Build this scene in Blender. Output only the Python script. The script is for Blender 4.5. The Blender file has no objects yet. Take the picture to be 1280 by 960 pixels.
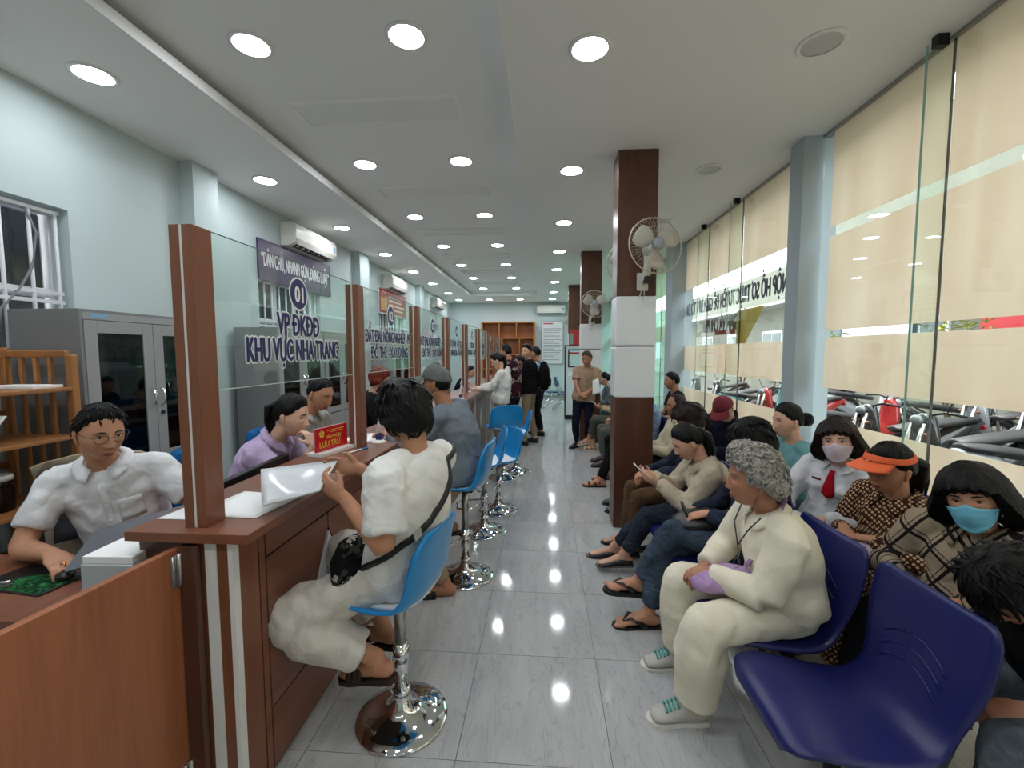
import bpy, bmesh, math, random
import numpy as np
from mathutils import Vector, Matrix, noise as mnoise
from mathutils.bvhtree import BVHTree
random.seed(7); np.random.seed(7)
SC = bpy.context.scene
COL = SC.collection
PI = math.pi

# ------------------------------------------------------------------ camera
cam_data = bpy.data.cameras.new('camera')
cam_data.sensor_fit = 'HORIZONTAL'; cam_data.sensor_width = 36.0
cam_data.lens = 544.44 / 1280 * 36.0
cam_data.clip_start = 0.02; cam_data.clip_end = 200
cam = bpy.data.objects.new('camera', cam_data); COL.objects.link(cam)
YAW, PITCH, ROLL = 0.0739863, 0.07228075, -0.001813
fwd = Vector((-math.sin(YAW)*math.cos(PITCH), math.cos(YAW)*math.cos(PITCH), -math.sin(PITCH)))
rgt = Vector((math.cos(YAW), math.sin(YAW), 0)); upv = rgt.cross(fwd)
r2 = math.cos(ROLL)*rgt + math.sin(ROLL)*upv; u2 = -math.sin(ROLL)*rgt + math.cos(ROLL)*upv
cam.matrix_world = Matrix(((r2.x, u2.x, -fwd.x, 0), (r2.y, u2.y, -fwd.y, 0), (r2.z, u2.z, -fwd.z, 1.567), (0, 0, 0, 1)))
SC.camera = cam

# ------------------------------------------------------------------ world, sun, exposure
world = bpy.data.worlds.new('world'); SC.world = world; world.use_nodes = True
wn = world.node_tree.nodes; wl = world.node_tree.links
wn.clear()
w_out = wn.new('ShaderNodeOutputWorld'); w_bg = wn.new('ShaderNodeBackground')
w_sky = wn.new('ShaderNodeTexSky')
w_sky.sky_type = 'HOSEK_WILKIE'; w_sky.turbidity = 5.0; w_sky.ground_albedo = 0.4
w_sky.sun_direction = Vector((-0.30, 0.38, 0.87)).normalized()
w_mix = wn.new('ShaderNodeMix'); w_mix.data_type = 'RGBA'; w_mix.inputs[0].default_value = 0.6
w_mix.inputs[7].default_value = (0.92, 0.93, 0.93, 1)
wl.new(w_sky.outputs[0], w_mix.inputs[6]); wl.new(w_mix.outputs[2], w_bg.inputs[0])
w_bg.inputs[1].default_value = 5.2
wl.new(w_bg.outputs[0], w_out.inputs[0])
sun_d = bpy.data.lights.new('sun', 'SUN'); sun_d.energy = 5.0; sun_d.angle = 0.02; sun_d.color = (1, .93, .82)
sun = bpy.data.objects.new('sun', sun_d); COL.objects.link(sun)
sun.rotation_euler = Vector((0.30, -0.38, -0.87)).to_track_quat('-Z', 'Y').to_euler()
SC.view_settings.view_transform = 'Standard'; SC.view_settings.look = 'None'
SC.view_settings.gamma = 1.0; SC.view_settings.use_curve_mapping = False
SC.view_settings.exposure = 0.60
DOWNLIGHT = 50.0

# ------------------------------------------------------------------ materials
def lin(c):
    r = []
    for v in c[:3]:
        v = v/255.0
        r.append(v/12.92 if v <= .04045 else ((v+.055)/1.055)**2.4)
    return (r[0], r[1], r[2], 1.0)
class NT:
    def __init__(s, name):
        s.m = bpy.data.materials.new(name); s.m.use_nodes = True
        s.t = s.m.node_tree; s.t.nodes.clear()
        s.out = s.t.nodes.new('ShaderNodeOutputMaterial')
    def n(s, typ, **kw):
        nd = s.t.nodes.new('ShaderNode'+typ)
        for k, v in kw.items():
            if k in nd.inputs: nd.inputs[k].default_value = v
            else: setattr(nd, k, v)
        return nd
    def l(s, a, b): s.t.links.new(a, b)
    def ramp(s, fac, stops):
        r = s.n('ValToRGB'); e = r.color_ramp.elements
        while len(e) < len(stops): e.new(.5)
        for i, (p, c) in enumerate(stops):
            e[i].position = p; e[i].color = c
        s.l(fac, r.inputs[0]); return r.outputs[0]
    def bsdf(s, **kw):
        b = s.n('BsdfPrincipled', **kw); s.l(b.outputs[0], s.out.inputs[0]); return b
    def coord(s, kind='Object', scale=(1, 1, 1), rot=(0, 0, 0)):
        c = s.n('TexCoord'); mp = s.n('Mapping'); mp.inputs['Scale'].default_value = scale; mp.inputs['Rotation'].default_value = rot
        s.l(c.outputs[kind], mp.inputs[0]); return mp.outputs[0]
MATS = {}
def pm(name, rgb, rough=.5, metal=0, spec=.5, vary=0.0, vscale=8, bump=0, bscale=60, emit=None, es=0, coat=0, sss=0):
    if name in MATS: return MATS[name]
    k = NT(name)
    b = k.bsdf(Roughness=rough, Metallic=metal)
    b.inputs['Base Color'].default_value = lin(rgb); b.inputs['Specular IOR Level'].default_value = spec
    if coat: b.inputs['Coat Weight'].default_value = coat; b.inputs['Coat Roughness'].default_value = .08
    if vary:
        nz = k.n('TexNoise', Scale=vscale, Detail=3.0); k.l(k.coord(), nz.inputs['Vector'])
        c = lin(rgb)
        d = tuple(max(0, x*(1-vary)) for x in c[:3])+(1,); u = tuple(min(1, x*(1+vary)) for x in c[:3])+(1,)
        k.l(k.ramp(nz.outputs[0], [(.3, d), (.7, u)]), b.inputs['Base Color'])
    if bump:
        nb = k.n('TexNoise', Scale=bscale, Detail=4.0); k.l(k.coord(), nb.inputs['Vector'])
        bp = k.n('Bump', Strength=bump, Distance=.01); k.l(nb.outputs[0], bp.inputs['Height']); k.l(bp.outputs[0], b.inputs['Normal'])
    if emit:
        b.inputs['Emission Color'].default_value = lin(emit); b.inputs['Emission Strength'].default_value = es
    MATS[name] = k.m; return k.m
def cloth(name, rgb, wr=.35, wscale=9, vary=.10):
    """matte fabric with soft wrinkle relief"""
    if name in MATS: return MATS[name]
    k = NT(name); b = k.bsdf(Roughness=.92); b.inputs['Specular IOR Level'].default_value = .15
    c = lin(rgb); co = k.coord()
    nz = k.n('TexNoise', Scale=5.0, Detail=2.0); k.l(co, nz.inputs['Vector'])
    k.l(k.ramp(nz.outputs[0], [(.3, tuple(x*(1-vary) for x in c[:3])+(1,)), (.7, tuple(min(1, x*(1+vary)) for x in c[:3])+(1,))]), b.inputs['Base Color'])
    cloth_bump(k, b, co, wr, wscale)
    MATS[name] = k.m; return k.m
def cloth_bump(k, b, co, wr, wscale):
    n1 = k.n('TexNoise', Scale=wscale, Detail=2.5, Distortion=.35); k.l(co, n1.inputs['Vector'])
    n2 = k.n('TexNoise', Scale=400.0, Detail=1.0); k.l(co, n2.inputs['Vector'])
    a = k.n('Math', operation='MULTIPLY_ADD'); k.l(n2.outputs[0], a.inputs[0]); a.inputs[1].default_value = .03; k.l(n1.outputs[0], a.inputs[2])
    bp = k.n('Bump', Strength=min(1, wr*1.4), Distance=.07); k.l(a.outputs[0], bp.inputs['Height']); k.l(bp.outputs[0], b.inputs['Normal'])
def denim(name, rgb):
    if name in MATS: return MATS[name]
    k = NT(name); b = k.bsdf(Roughness=.9); b.inputs['Specular IOR Level'].default_value = .15
    c = lin(rgb); co = k.coord()
    nz = k.n('TexNoise', Scale=6.0, Detail=6.0, Roughness=.7); k.l(co, nz.inputs['Vector'])
    k.l(k.ramp(nz.outputs[0], [(.3, tuple(x*.55 for x in c[:3])+(1,)), (.75, tuple(min(1, x*1.7) for x in c[:3])+(1,))]), b.inputs['Base Color'])
    cloth_bump(k, b, co, .5, 11); MATS[name] = k.m; return k.m
def plaid(name, base, line, sx=11, thick=.16, line2=None):
    if name in MATS: return MATS[name]
    k = NT(name); b = k.bsdf(Roughness=.92); b.inputs['Specular IOR Level'].default_value = .15
    co = k.coord(rot=(.35, .5, .3)); sp = k.n('SeparateXYZ'); k.l(co, sp.inputs[0])
    masks = []
    for ax, s in ((0, sx), (2, sx*.9)):
        m = k.n('Math', operation='MULTIPLY'); k.l(sp.outputs[ax], m.inputs[0]); m.inputs[1].default_value = s
        f = k.n('Math', operation='FRACT'); k.l(m.outputs[0], f.inputs[0])
        for lo, hi in ((0, thick), (thick*1.9, thick*2.2)):
            g = k.n('Math', operation='GREATER_THAN'); k.l(f.outputs[0], g.inputs[0]); g.inputs[1].default_value = lo
            h = k.n('Math', operation='LESS_THAN'); k.l(f.outputs[0], h.inputs[0]); h.inputs[1].default_value = hi
            q = k.n('Math', operation='MULTIPLY'); k.l(g.outputs[0], q.inputs[0]); k.l(h.outputs[0], q.inputs[1]); masks.append(q.outputs[0])
    s = masks[0]
    for m2 in masks[1:]:
        a = k.n('Math', operation='ADD'); k.l(s, a.inputs[0]); k.l(m2, a.inputs[1]); s = a.outputs[0]
    l2 = line2 or line
    k.l(k.ramp(s, [(0, lin(base)), (.33, tuple(.35*x+.65*y for x, y in zip(lin(base), lin(line)))), (1, lin(l2))]), b.inputs['Base Color'])
    cloth_bump(k, b, k.coord(), .35, 9); MATS[name] = k.m; return k.m
def dotted(name, base, dot, scale=75, rad=.34, rnd=0.0):
    if name in MATS: return MATS[name]
    k = NT(name); b = k.bsdf(Roughness=.9); b.inputs['Specular IOR Level'].default_value = .15
    v = k.n('TexVoronoi', Scale=scale); v.inputs['Randomness'].default_value = rnd; k.l(k.coord(rot=(.6, .6, .2)), v.inputs['Vector'])
    k.l(k.ramp(v.outputs['Distance'], [(rad-.03, lin(dot)), (rad+.03, lin(base))]), b.inputs['Base Color'])
    cloth_bump(k, b, k.coord(), .35, 9); MATS[name] = k.m; return k.m
def splotch(name, cols, scale=14):
    if name in MATS: return MATS[name]
    k = NT(name); b = k.bsdf(Roughness=.9); b.inputs['Specular IOR Level'].default_value = .15
    v = k.n('TexVoronoi', Scale=scale); nz = k.n('TexNoise', Scale=scale*.6, Detail=3.0); co = k.coord(); k.l(co, nz.inputs['Vector'])
    mx = k.n('Mix', data_type='VECTOR'); mx.inputs[0].default_value = .25; k.l(co, mx.inputs[4]); k.l(nz.outputs[1], mx.inputs[5]); k.l(mx.outputs[1], v.inputs['Vector'])
    sp = k.n('SeparateColor'); k.l(v.outputs['Color'], sp.inputs[0])
    st = [(i/len(cols), lin(c)) for i, c in enumerate(cols)]
    r = k.ramp(sp.outputs[0], st); r.node.color_ramp.interpolation = 'CONSTANT'
    k.l(r, b.inputs['Base Color']); MATS[name] = k.m; return k.m
def wood(name, rgb, axis=2, rough=.35, contrast=.30, scale=1.0):
    """laminate wood: fine grain streaks along one axis"""
    if name in MATS: return MATS[name]
    k = NT(name); b = k.bsdf(Roughness=rough); c = lin(rgb)
    s1 = [26*scale]*3; s1[axis] = 1.1*scale
    s2 = [5*scale]*3; s2[axis] = .55*scale
    n1 = k.n('TexNoise', Scale=3.0, Detail=5.0, Roughness=.65); k.l(k.coord(scale=s1), n1.inputs['Vector'])
    n2 = k.n('TexNoise', Scale=1.6, Detail=3.0, Distortion=.8); k.l(k.coord(scale=s2), n2.inputs['Vector'])
    w = k.n('Math', operation='MULTIPLY_ADD'); k.l(n2.outputs[0], w.inputs[0]); w.inputs[1].default_value = .9; 
    h = k.n('Math', operation='MULTIPLY'); k.l(n1.outputs[0], h.inputs[0]); h.inputs[1].default_value = .55; k.l(h.outputs[0], w.inputs[2])
    k.l(k.ramp(w.outputs[0], [(.45, tuple(x*(1-contrast) for x in c[:3])+(1,)), (.70, c), (.95, tuple(min(1, x*(1+contrast*.8)) for x in c[:3])+(1,))]), b.inputs['Base Color'])
    bp = k.n('Bump', Strength=.06, Distance=.01); k.l(n1.outputs[0], bp.inputs['Height']); k.l(bp.outputs[0], b.inputs['Normal'])
    MATS[name] = k.m; return k.m
def glass(name, tint=(.93, .98, .96), refl=1.0, rough=0.0):
    if name in MATS: return MATS[name]
    k = NT(name)
    tr = k.n('BsdfTransparent'); tr.inputs[0].default_value = tint+(1,)
    gl = k.n('BsdfGlossy', Roughness=rough); gl.inputs[0].default_value = (refl, refl, refl, 1)
    lw = k.n('LayerWeight'); pw = k.n('Math', operation='POWER'); k.l(lw.outputs['Facing'], pw.inputs[0]); pw.inputs[1].default_value = 5.0
    fr = k.n('Math', operation='MULTIPLY_ADD'); k.l(pw.outputs[0], fr.inputs[0]); fr.inputs[1].default_value = .7; fr.inputs[2].default_value = .04
    mx = k.n('MixShader')
    k.l(fr.outputs[0], mx.inputs[0]); k.l(tr.outputs[0], mx.inputs[1]); k.l(gl.outputs[0], mx.inputs[2]); k.l(mx.outputs[0], k.out.inputs[0])
    MATS[name] = k.m; return k.m
def marble_tile():
    k = NT('grey_marble_tile'); b = k.bsdf(Roughness=.07); b.inputs['Specular IOR Level'].default_value = .6
    oi = k.n('ObjectInfo'); tc = k.n('TexCoord')
    ad = k.n('VectorMath', operation='MULTIPLY_ADD'); k.l(oi.outputs['Random'], ad.inputs[0]); ad.inputs[1].default_value = (37, 53, 0); k.l(tc.outputs['Object'], ad.inputs[2])
    mp = k.n('Mapping'); mp.inputs['Rotation'].default_value = (0, 0, .75); mp.inputs['Scale'].default_value = (5.5, 1.1, 1); k.l(ad.outputs[0], mp.inputs[0])
    n1 = k.n('TexNoise', Scale=1.8, Detail=6.0, Roughness=.6, Distortion=.7); k.l(mp.outputs[0], n1.inputs['Vector'])
    n2 = k.n('TexNoise', Scale=2.6, Detail=5.0, Distortion=1.6); k.l(mp.outputs[0], n2.inputs['Vector'])
    base = k.ramp(n1.outputs[0], [(.25, lin((168, 170, 170))), (.75, lin((190, 191, 190)))])
    a = k.n('Math', operation='SUBTRACT'); k.l(n2.outputs[0], a.inputs[0]); a.inputs[1].default_value = .5
    ab = k.n('Math', operation='ABSOLUTE'); k.l(a.outputs[0], ab.inputs[0])
    vein = k.ramp(ab.outputs[0], [(0.0, (.80, .80, .80, 1)), (.022, (1, 1, 1, 1))])
    mx = k.n('Mix', data_type='RGBA', blend_type='MULTIPLY'); mx.inputs[0].default_value = 1; k.l(base, mx.inputs[6]); k.l(vein, mx.inputs[7])
    k.l(mx.outputs[2], b.inputs['Base Color']); return k.m
def film():
    k = NT('frosted_film'); d = k.n('BsdfDiffuse'); t = k.n('BsdfTranslucent'); c = k.coord('Object', (3, 3, .6))
    nz = k.n('TexNoise', Scale=1.5, Detail=4.0); k.l(c, nz.inputs['Vector'])
    r = k.ramp(nz.outputs[0], [(.3, lin((238, 225, 208))), (.7, lin((247, 238, 224)))])
    k.l(r, d.inputs[0]); k.l(r, t.inputs[0]); mx = k.n('MixShader'); mx.inputs[0].default_value = .82
    k.l(d.outputs[0], mx.inputs[1]); k.l(t.outputs[0], mx.inputs[2]); k.l(mx.outputs[0], k.out.inputs[0]); return k.m
def emis(name, rgb, s):
    k = NT(name); e = k.n('Emission'); e.inputs[0].default_value = lin(rgb); e.inputs[1].default_value = s; k.l(e.outputs[0], k.out.inputs[0]); return k.m
def hairmat(name, rgb, rough=.45, contrast=.5):
    if name in MATS: return MATS[name]
    k = NT(name); b = k.bsdf(Roughness=rough); b.inputs['Specular IOR Level'].default_value = .22; c = lin(rgb)
    n1 = k.n('TexNoise', Scale=9.0, Detail=5.0, Distortion=1.0); k.l(k.coord(scale=(9, 9, 1.3)), n1.inputs['Vector'])
    k.l(k.ramp(n1.outputs[0], [(.35, tuple(x*(1-contrast) for x in c[:3])+(1,)), (.7, tuple(min(1, x*(1+contrast)) for x in c[:3])+(1,))]), b.inputs['Base Color'])
    bp = k.n('Bump', Strength=.5, Distance=.01); k.l(n1.outputs[0], bp.inputs['Height']); k.l(bp.outputs[0], b.inputs['Normal'])
    MATS[name] = k.m; return k.m

WALL = pm('mint_wall_paint', (188, 203, 203), .7, vary=.02, vscale=2)
CEIL = pm('ceiling_paint', (238, 240, 237), .8)
TRIMW = pm('white_paint', (228, 230, 228), .5)
WOODV = wood('laminate_wood_upright', (126, 78, 54), 2)
WOODH = wood('laminate_wood_lengthwise', (122, 76, 56), 1)
WOODX = wood('laminate_wood_dark', (84, 52, 38), 2)
WOODO = wood('oak_shelf_wood', (160, 110, 64), 2, .45)
GLASS = glass('clear_glass'); GREEN = glass('green_glass', (.955, .98, .975)); FINGL = glass('fin_glass', (.945, .98, .955))
CHROME = pm('chrome', (225, 228, 230), .06, 1)
STEEL = pm('brushed_steel', (180, 180, 178), .3, 1)
BLACKP = pm('black_plastic', (22, 22, 24), .4)
WHITEP = pm('white_plastic', (232, 232, 228), .35)
WHITEL = pm('white_inlay', (226, 228, 228), .4)
PAPER = pm('white_paper', (235, 237, 236), .8)
FILM = film()

# ------------------------------------------------------------------ mesh helpers
def V(*a): return np.array(a, float)
def nrm(v):
    v = np.asarray(v, float); n = np.linalg.norm(v); return v/n if n > 1e-9 else v
class MB:
    """collects shells into one mesh"""
    def __init__(s): s.v = []; s.f = []; s.n = 0
    def add(s, vs, fs):
        o = s.n; vs = [tuple(float(c) for c in p) for p in vs]; s.v += vs; s.n += len(vs)
        s.f += [tuple(i+o for i in f) for f in fs]; return s
    def box(s, x0, x1, y0, y1, z0, z1):
        return s.add([(x0, y0, z0), (x1, y0, z0), (x1, y1, z0), (x0, y1, z0), (x0, y0, z1), (x1, y0, z1), (x1, y1, z1), (x0, y1, z1)],
                     [(0, 3, 2, 1), (4, 5, 6, 7), (0, 1, 5, 4), (1, 2, 6, 5), (2, 3, 7, 6), (3, 0, 4, 7)])
    def obox(s, c, ax, ay, az):
        c, ax, ay, az = (np.asarray(q, float) for q in (c, ax, ay, az))
        P = [c+i*ax+j*ay+k*az for k in (-1, 1) for j in (-1, 1) for i in (-1, 1)]
        return s.add(P, [(0, 2, 3, 1), (4, 5, 7, 6), (0, 1, 5, 4), (1, 3, 7, 5), (3, 2, 6, 7), (2, 0, 4, 6)])
    def sweep(s, P, RX, RY=None, side=(1, 0, 0), n=12, cap=.35):
        P = np.asarray(P, float); k = len(P)
        RX = np.full(k, RX) if np.isscalar(RX) else np.asarray(RX, float)
        RY = RX if RY is None else (np.full(k, RY) if np.isscalar(RY) else np.asarray(RY, float))
        side = np.asarray(side, float)
        sides = side if side.ndim == 2 else np.repeat(side[None], k, 0)
        T = np.zeros_like(P)
        for i in range(k): T[i] = nrm(P[min(i+1, k-1)]-P[max(i-1, 0)])
        vs = []; rings = []
        prevX = None
        def ring(c, t, sd, rx, ry):
            nonlocal prevX
            x = sd-np.dot(sd, t)*t
            if np.linalg.norm(x) < .15: x = (prevX if prevX is not None else V(.3, .9, .1)); x = x-np.dot(x, t)*t
            x = nrm(x); prevX = x; y = np.cross(t, x)
            a = np.linspace(0, 2*PI, n, endpoint=False)
            return c+np.cos(a)[:, None]*rx*x+np.sin(a)[:, None]*ry*y
        if cap:
            r0 = min(RX[0], RY[0]); rings.append(ring(P[0]-T[0]*cap*r0*.75, T[0], sides[0], RX[0]*.66, RY[0]*.66))
        for i in range(k): rings.append(ring(P[i], T[i], sides[i], RX[i], RY[i]))
        if cap:
            r1 = min(RX[-1], RY[-1]); rings.append(ring(P[-1]+T[-1]*cap*r1*.75, T[-1], sides[-1], RX[-1]*.66, RY[-1]*.66))
        e0 = P[0]-T[0]*cap*min(RX[0], RY[0]); e1 = P[-1]+T[-1]*cap*min(RX[-1], RY[-1])
        m = len(rings); vs = np.concatenate(rings+[e0[None], e1[None]])
        fs = []
        for i in range(m-1):
            for j in range(n): fs.append((i*n+j, i*n+(j+1) % n, (i+1)*n+(j+1) % n, (i+1)*n+j))
        for j in range(n): fs.append((m*n, (j+1) % n, j)); fs.append((m*n+1, (m-1)*n+j, (m-1)*n+(j+1) % n))
        return s.add(vs, fs)
    def tube(s, P, r, n=8): return s.sweep(P, r, n=n, cap=.2)
    def cyl(s, a, b, r, n=16): return s.sweep([a, b], r, n=n, cap=0.001)
    def ball(s, c, rx, ry=None, rz=None, n=12, m=8):
        ry = rx if ry is None else ry; rz = rx if rz is None else rz; c = np.asarray(c, float)
        vs = [c+V(0, 0, -rz)]; fs = []
        for i in range(1, m):
            t = PI*i/m-PI/2
            for j in range(n): vs.append(c+V(rx*math.cos(t)*math.cos(2*PI*j/n), ry*math.cos(t)*math.sin(2*PI*j/n), rz*math.sin(t)))
        vs.append(c+V(0, 0, rz)); top = len(vs)-1
        for j in range(n): fs.append((0, 1+(j+1) % n, 1+j)); fs.append((top, 1+(m-2)*n+j, 1+(m-2)*n+(j+1) % n))
        for i in range(m-2):
            for j in range(n): a = 1+i*n; fs.append((a+j, a+(j+1) % n, a+n+(j+1) % n, a+n+j))
        return s.add(vs, fs)
    def lathe(s, prof, c=(0, 0, 0), n=24, axis=2):
        vs = []; fs = []; m = len(prof)
        for r, h in prof:
            for j in range(n):
                a = 2*PI*j/n; p = [r*math.cos(a), r*math.sin(a), h]
                if axis == 1: p = [p[0], p[2], p[1]]
                if axis == 0: p = [p[2], p[0], p[1]]
                vs.append(np.asarray(p)+np.asarray(c, float))
        for i in range(m-1):
            for j in range(n): fs.append((i*n+j, i*n+(j+1) % n, (i+1)*n+(j+1) % n, (i+1)*n+j))
        return s.add(vs, fs)
    def prism(s, poly, o, ax, ay, az):
        o, ax, ay, az = (np.asarray(q, float) for q in (o, ax, ay, az)); k = len(poly)
        vs = [o+x*ax+y*ay for x, y in poly]+[o+x*ax+y*ay+az for x, y in poly]
        fs = [tuple(range(k-1, -1, -1)), tuple(range(k, 2*k))]+[(i, (i+1) % k, k+(i+1) % k, k+i) for i in range(k)]
        return s.add(vs, fs)
    def grid(s, G):
        a, b = G.shape[:2]
        return s.add(G.reshape(-1, 3), [(i*b+j, i*b+j+1, (i+1)*b+j+1, (i+1)*b+j) for i in range(a-1) for j in range(b-1)])
    def mesh(s, name, smooth=True):
        me = bpy.data.meshes.new(name); me.from_pydata(s.v, [], s.f); me.update()
        if smooth: me.polygons.foreach_set('use_smooth', [True]*len(me.polygons))
        return me
    def build(s, name, m, parent=None, smooth=False, bevel=0, loc=None, solid=0):
        me = s.mesh(name, smooth); return link(name, me, m, parent, bevel, loc, solid, smooth)
def link(name, me, m, parent=None, bevel=0, loc=None, solid=0, smooth=False):
    o = bpy.data.objects.new(name, me)
    if m is not None and len(me.materials) == 0: me.materials.append(m)
    COL.objects.link(o)
    if parent is not None: o.parent = parent
    if loc is not None: o.location = loc
    if solid:
        sm = o.modifiers.new('solid', 'SOLIDIFY'); sm.thickness = solid; sm.offset = 0
    if bevel:
        bv = o.modifiers.new('bevel', 'BEVEL'); bv.width = bevel; bv.segments = 2; bv.limit_method = 'ANGLE'; bv.angle_limit = .6
    return o
def tag(o, label=None, cat=None, group=None, kind=None):
    if label: o['label'] = label
    if cat: o['category'] = cat
    if group: o['group'] = group
    if kind: o['kind'] = kind
    return o
def thing(name, label, cat, loc=(0, 0, 0), rz=0, group=None):
    o = bpy.data.objects.new(name, None); o.empty_display_size = .1; COL.objects.link(o)
    o.location = loc; o.rotation_euler = (0, 0, rz); return tag(o, label, cat, group)
def struct(name, mb, m, smooth=False, bevel=0):
    o = mb.build(name, m, None, smooth, bevel); o['kind'] = 'structure'; return o
def dup(root, loc, rz=None, label=None, group=None):
    def cp(o, parent):
        c = o.copy(); COL.objects.link(c)
        if parent is not None: c.parent = parent
        for ch in list(kids.get(o.name, [])): cp(ch, c)
        return c
    kids = {}
    def walk(o):
        kids[o.name] = list(o.children)
        for c in o.children: walk(c)
    walk(root)
    r = cp(root, None); r.location = loc
    if rz is not None: r.rotation_euler = (0, 0, rz)
    if label: r['label'] = label
    if group: r['group'] = group
    return r
def glyphs(body, size, align='LEFT', spacing=1.0):
    cu = bpy.data.curves.new('text', 'FONT'); cu.body = body; cu.size = size; cu.align_x = align; cu.resolution_u = 3; cu.space_character = spacing
    o = bpy.data.objects.new('text', cu); COL.objects.link(o); bpy.context.view_layer.update()
    me = bpy.data.meshes.new_from_object(o.evaluated_get(bpy.context.evaluated_depsgraph_get()))
    v = np.array([tuple(q.co) for q in me.vertices]).reshape(-1, 3); f = [tuple(p.vertices) for p in me.polygons]
    bpy.data.objects.remove(o); bpy.data.curves.remove(cu); bpy.data.meshes.remove(me); return v, f
def text_on(name, body, m, parent, o, ax, ay, size, xs=1.0, off=0.0, outline=None, ol=.006, width=None, spacing=1.0):
    """flat lettering lying in the plane (ax, ay) centred at o; optional outline lettering just behind it"""
    plain = body
    for a, b in (('Đ', 'D'), ('Ơ', 'O'), ('Ờ', 'Ò')): plain = plain.replace(a, b)
    v, f = glyphs(plain, size, spacing=spacing); q = MB(); q.add(v, f)
    for k, c in enumerate(body):                                  # the bar of each Đ
        if c == 'Đ':
            a, _ = glyphs(plain[:k+1], size, spacing=spacing); d, _ = glyphs('D', size)
            x0 = a[:, 0].max()-(d[:, 0].max()-d[:, 0].min()); q.add([(x0-.1*size, .33*size, 0), (x0+.30*size, .33*size, 0), (x0+.30*size, .42*size, 0), (x0-.1*size, .42*size, 0)], [(0, 1, 2, 3)])
        elif c in 'ƠỜ':
            x1 = glyphs(plain[:k+1], size, spacing=spacing)[0][:, 0].max()
            q.add([(x1-.10*size, .60*size, 0), (x1+.03*size, .64*size, 0), (x1+.06*size, .78*size, 0), (x1-.02*size, .78*size, 0), (x1-.05*size, .68*size, 0)], [(0, 1, 2, 3, 4)])
    v = np.array(q.v); v[:, 0] -= (v[:, 0].min()+v[:, 0].max())/2; v[:, 1] -= .36*size
    if width: xs = width/(v[:, 0].max()-v[:, 0].min())
    v[:, 0] *= xs; ax, ay = nrm(ax), nrm(ay); az = np.cross(ax, ay); o = V(*o)
    def put(shifts, dz, mat, nm, par):
        b = MB()
        for k_, (dx, dy) in enumerate(shifts): b.add(o+(v[:, :1]+dx)*ax+(v[:, 1:2]+dy)*ay+az*(dz-.00009*k_), q.f)
        return b.build(nm, mat, par)
    t = put([(0, 0)] if not off else [(-off, 0), (off, 0), (0, off*.6), (0, -off*.6)], 0.0014, m, name, parent)
    if outline: put([((ol+off)*math.cos(a), (ol+off*.6)*math.sin(a)) for a in np.linspace(0, 2*PI, 12, endpoint=False)], 0, outline, 'letter_outline', t)
    return t

# ================================================================== SETTING
ZC = 3.27; XL = -3.25; XR = 2.2; YB = 15.0; YF = -3.0
struct('floor', MB().box(XL-.2, XR+.1, YF-.2, YB+.2, -.1, -.006), pm('floor_grout', (128, 128, 126), .8))
floor = bpy.data.objects['floor']
TILE = marble_tile()
TX0, TY0 = -0.334, 2.15
def tile_mesh(w, d):
    me = MB().box(0, w-.003, 0, d-.003, -.009, 0).mesh('tile', False); me.materials.append(TILE); return me
tm_full = tile_mesh(.6, .6)
for i in range(-5, 5):
    x0 = TX0+.6*i; x1 = x0+.6
    cx0, cx1 = max(x0, XL), min(x1, XR)
    me = tm_full if cx1-cx0 > .599 else tile_mesh(cx1-cx0, .6)
    for j in range(-4, 22):
        if TY0+.6*j > YB-.3: continue
        link('tile', me, None, floor, loc=(cx0, TY0+.6*j, 0))
def wall_y(name, x0, x1, ya, yb, z0, z1, holes, m):
    """wall along y with rectangular holes (ya,yb,za,zb)"""
    mb = MB(); y = ya
    for (ha, hb, za, zb) in sorted(holes):
        mb.box(x0, x1, y, ha, z0, z1); mb.box(x0, x1, ha, hb, z0, za); mb.box(x0, x1, ha, hb, zb, z1); y = hb
    mb.box(x0, x1, y, yb, z0, z1); return struct(name, mb, m)
WH = [(1.35, 2.82, 1.25, 2.54), (4.80, 6.17, 1.30, 2.46), (8.45, 9.9, 1.35, 2.50), (12.2, 13.3, 1.5, 2.4)]
wall_y('wall_left', XL-.22, XL, YF-.2, YB+.2, 0, 3.6, WH, WALL)
struct('wall_back', MB().box(XL-.2, XR+.3, YB, YB+.2, 0, 3.6), WALL)
struct('wall_front', MB().box(XL-.2, XR+.3, YF-.2, YF, 0, 3.6), WALL)
cb = MB()
cb.box(XL-.2, -2.23, YF-.2, 13.2, ZC, ZC+.066)           # left strip, its edge is the pale fascia of the cove
cb.box(XL-.2, -2.48, YF-.2, 13.2, ZC+.066, ZC+.3)
cb.box(-2.48, -.23, YF-.2, 13.2, ZC+.12, ZC+.3)          # raised tray
cb.box(-.23, XR+.3, YF-.2, 13.2, ZC, ZC+.3)
cb.box(XL-.2, XR+.3, 13.2, YB+.2, ZC, ZC+.3)
ceil = struct('ceiling', cb, CEIL)
MB().box(-2.236, -2.222, YF, 13.2, ZC-.004, ZC+.068).build('cove_edge', TRIMW, ceil)
MB().box(-.236, -.226, YF, 13.2, ZC-.006, ZC+.01).build('seam_strip', CEIL, ceil)
PAN = pm('access_panel_paint', (232, 235, 232), .7)
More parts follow.
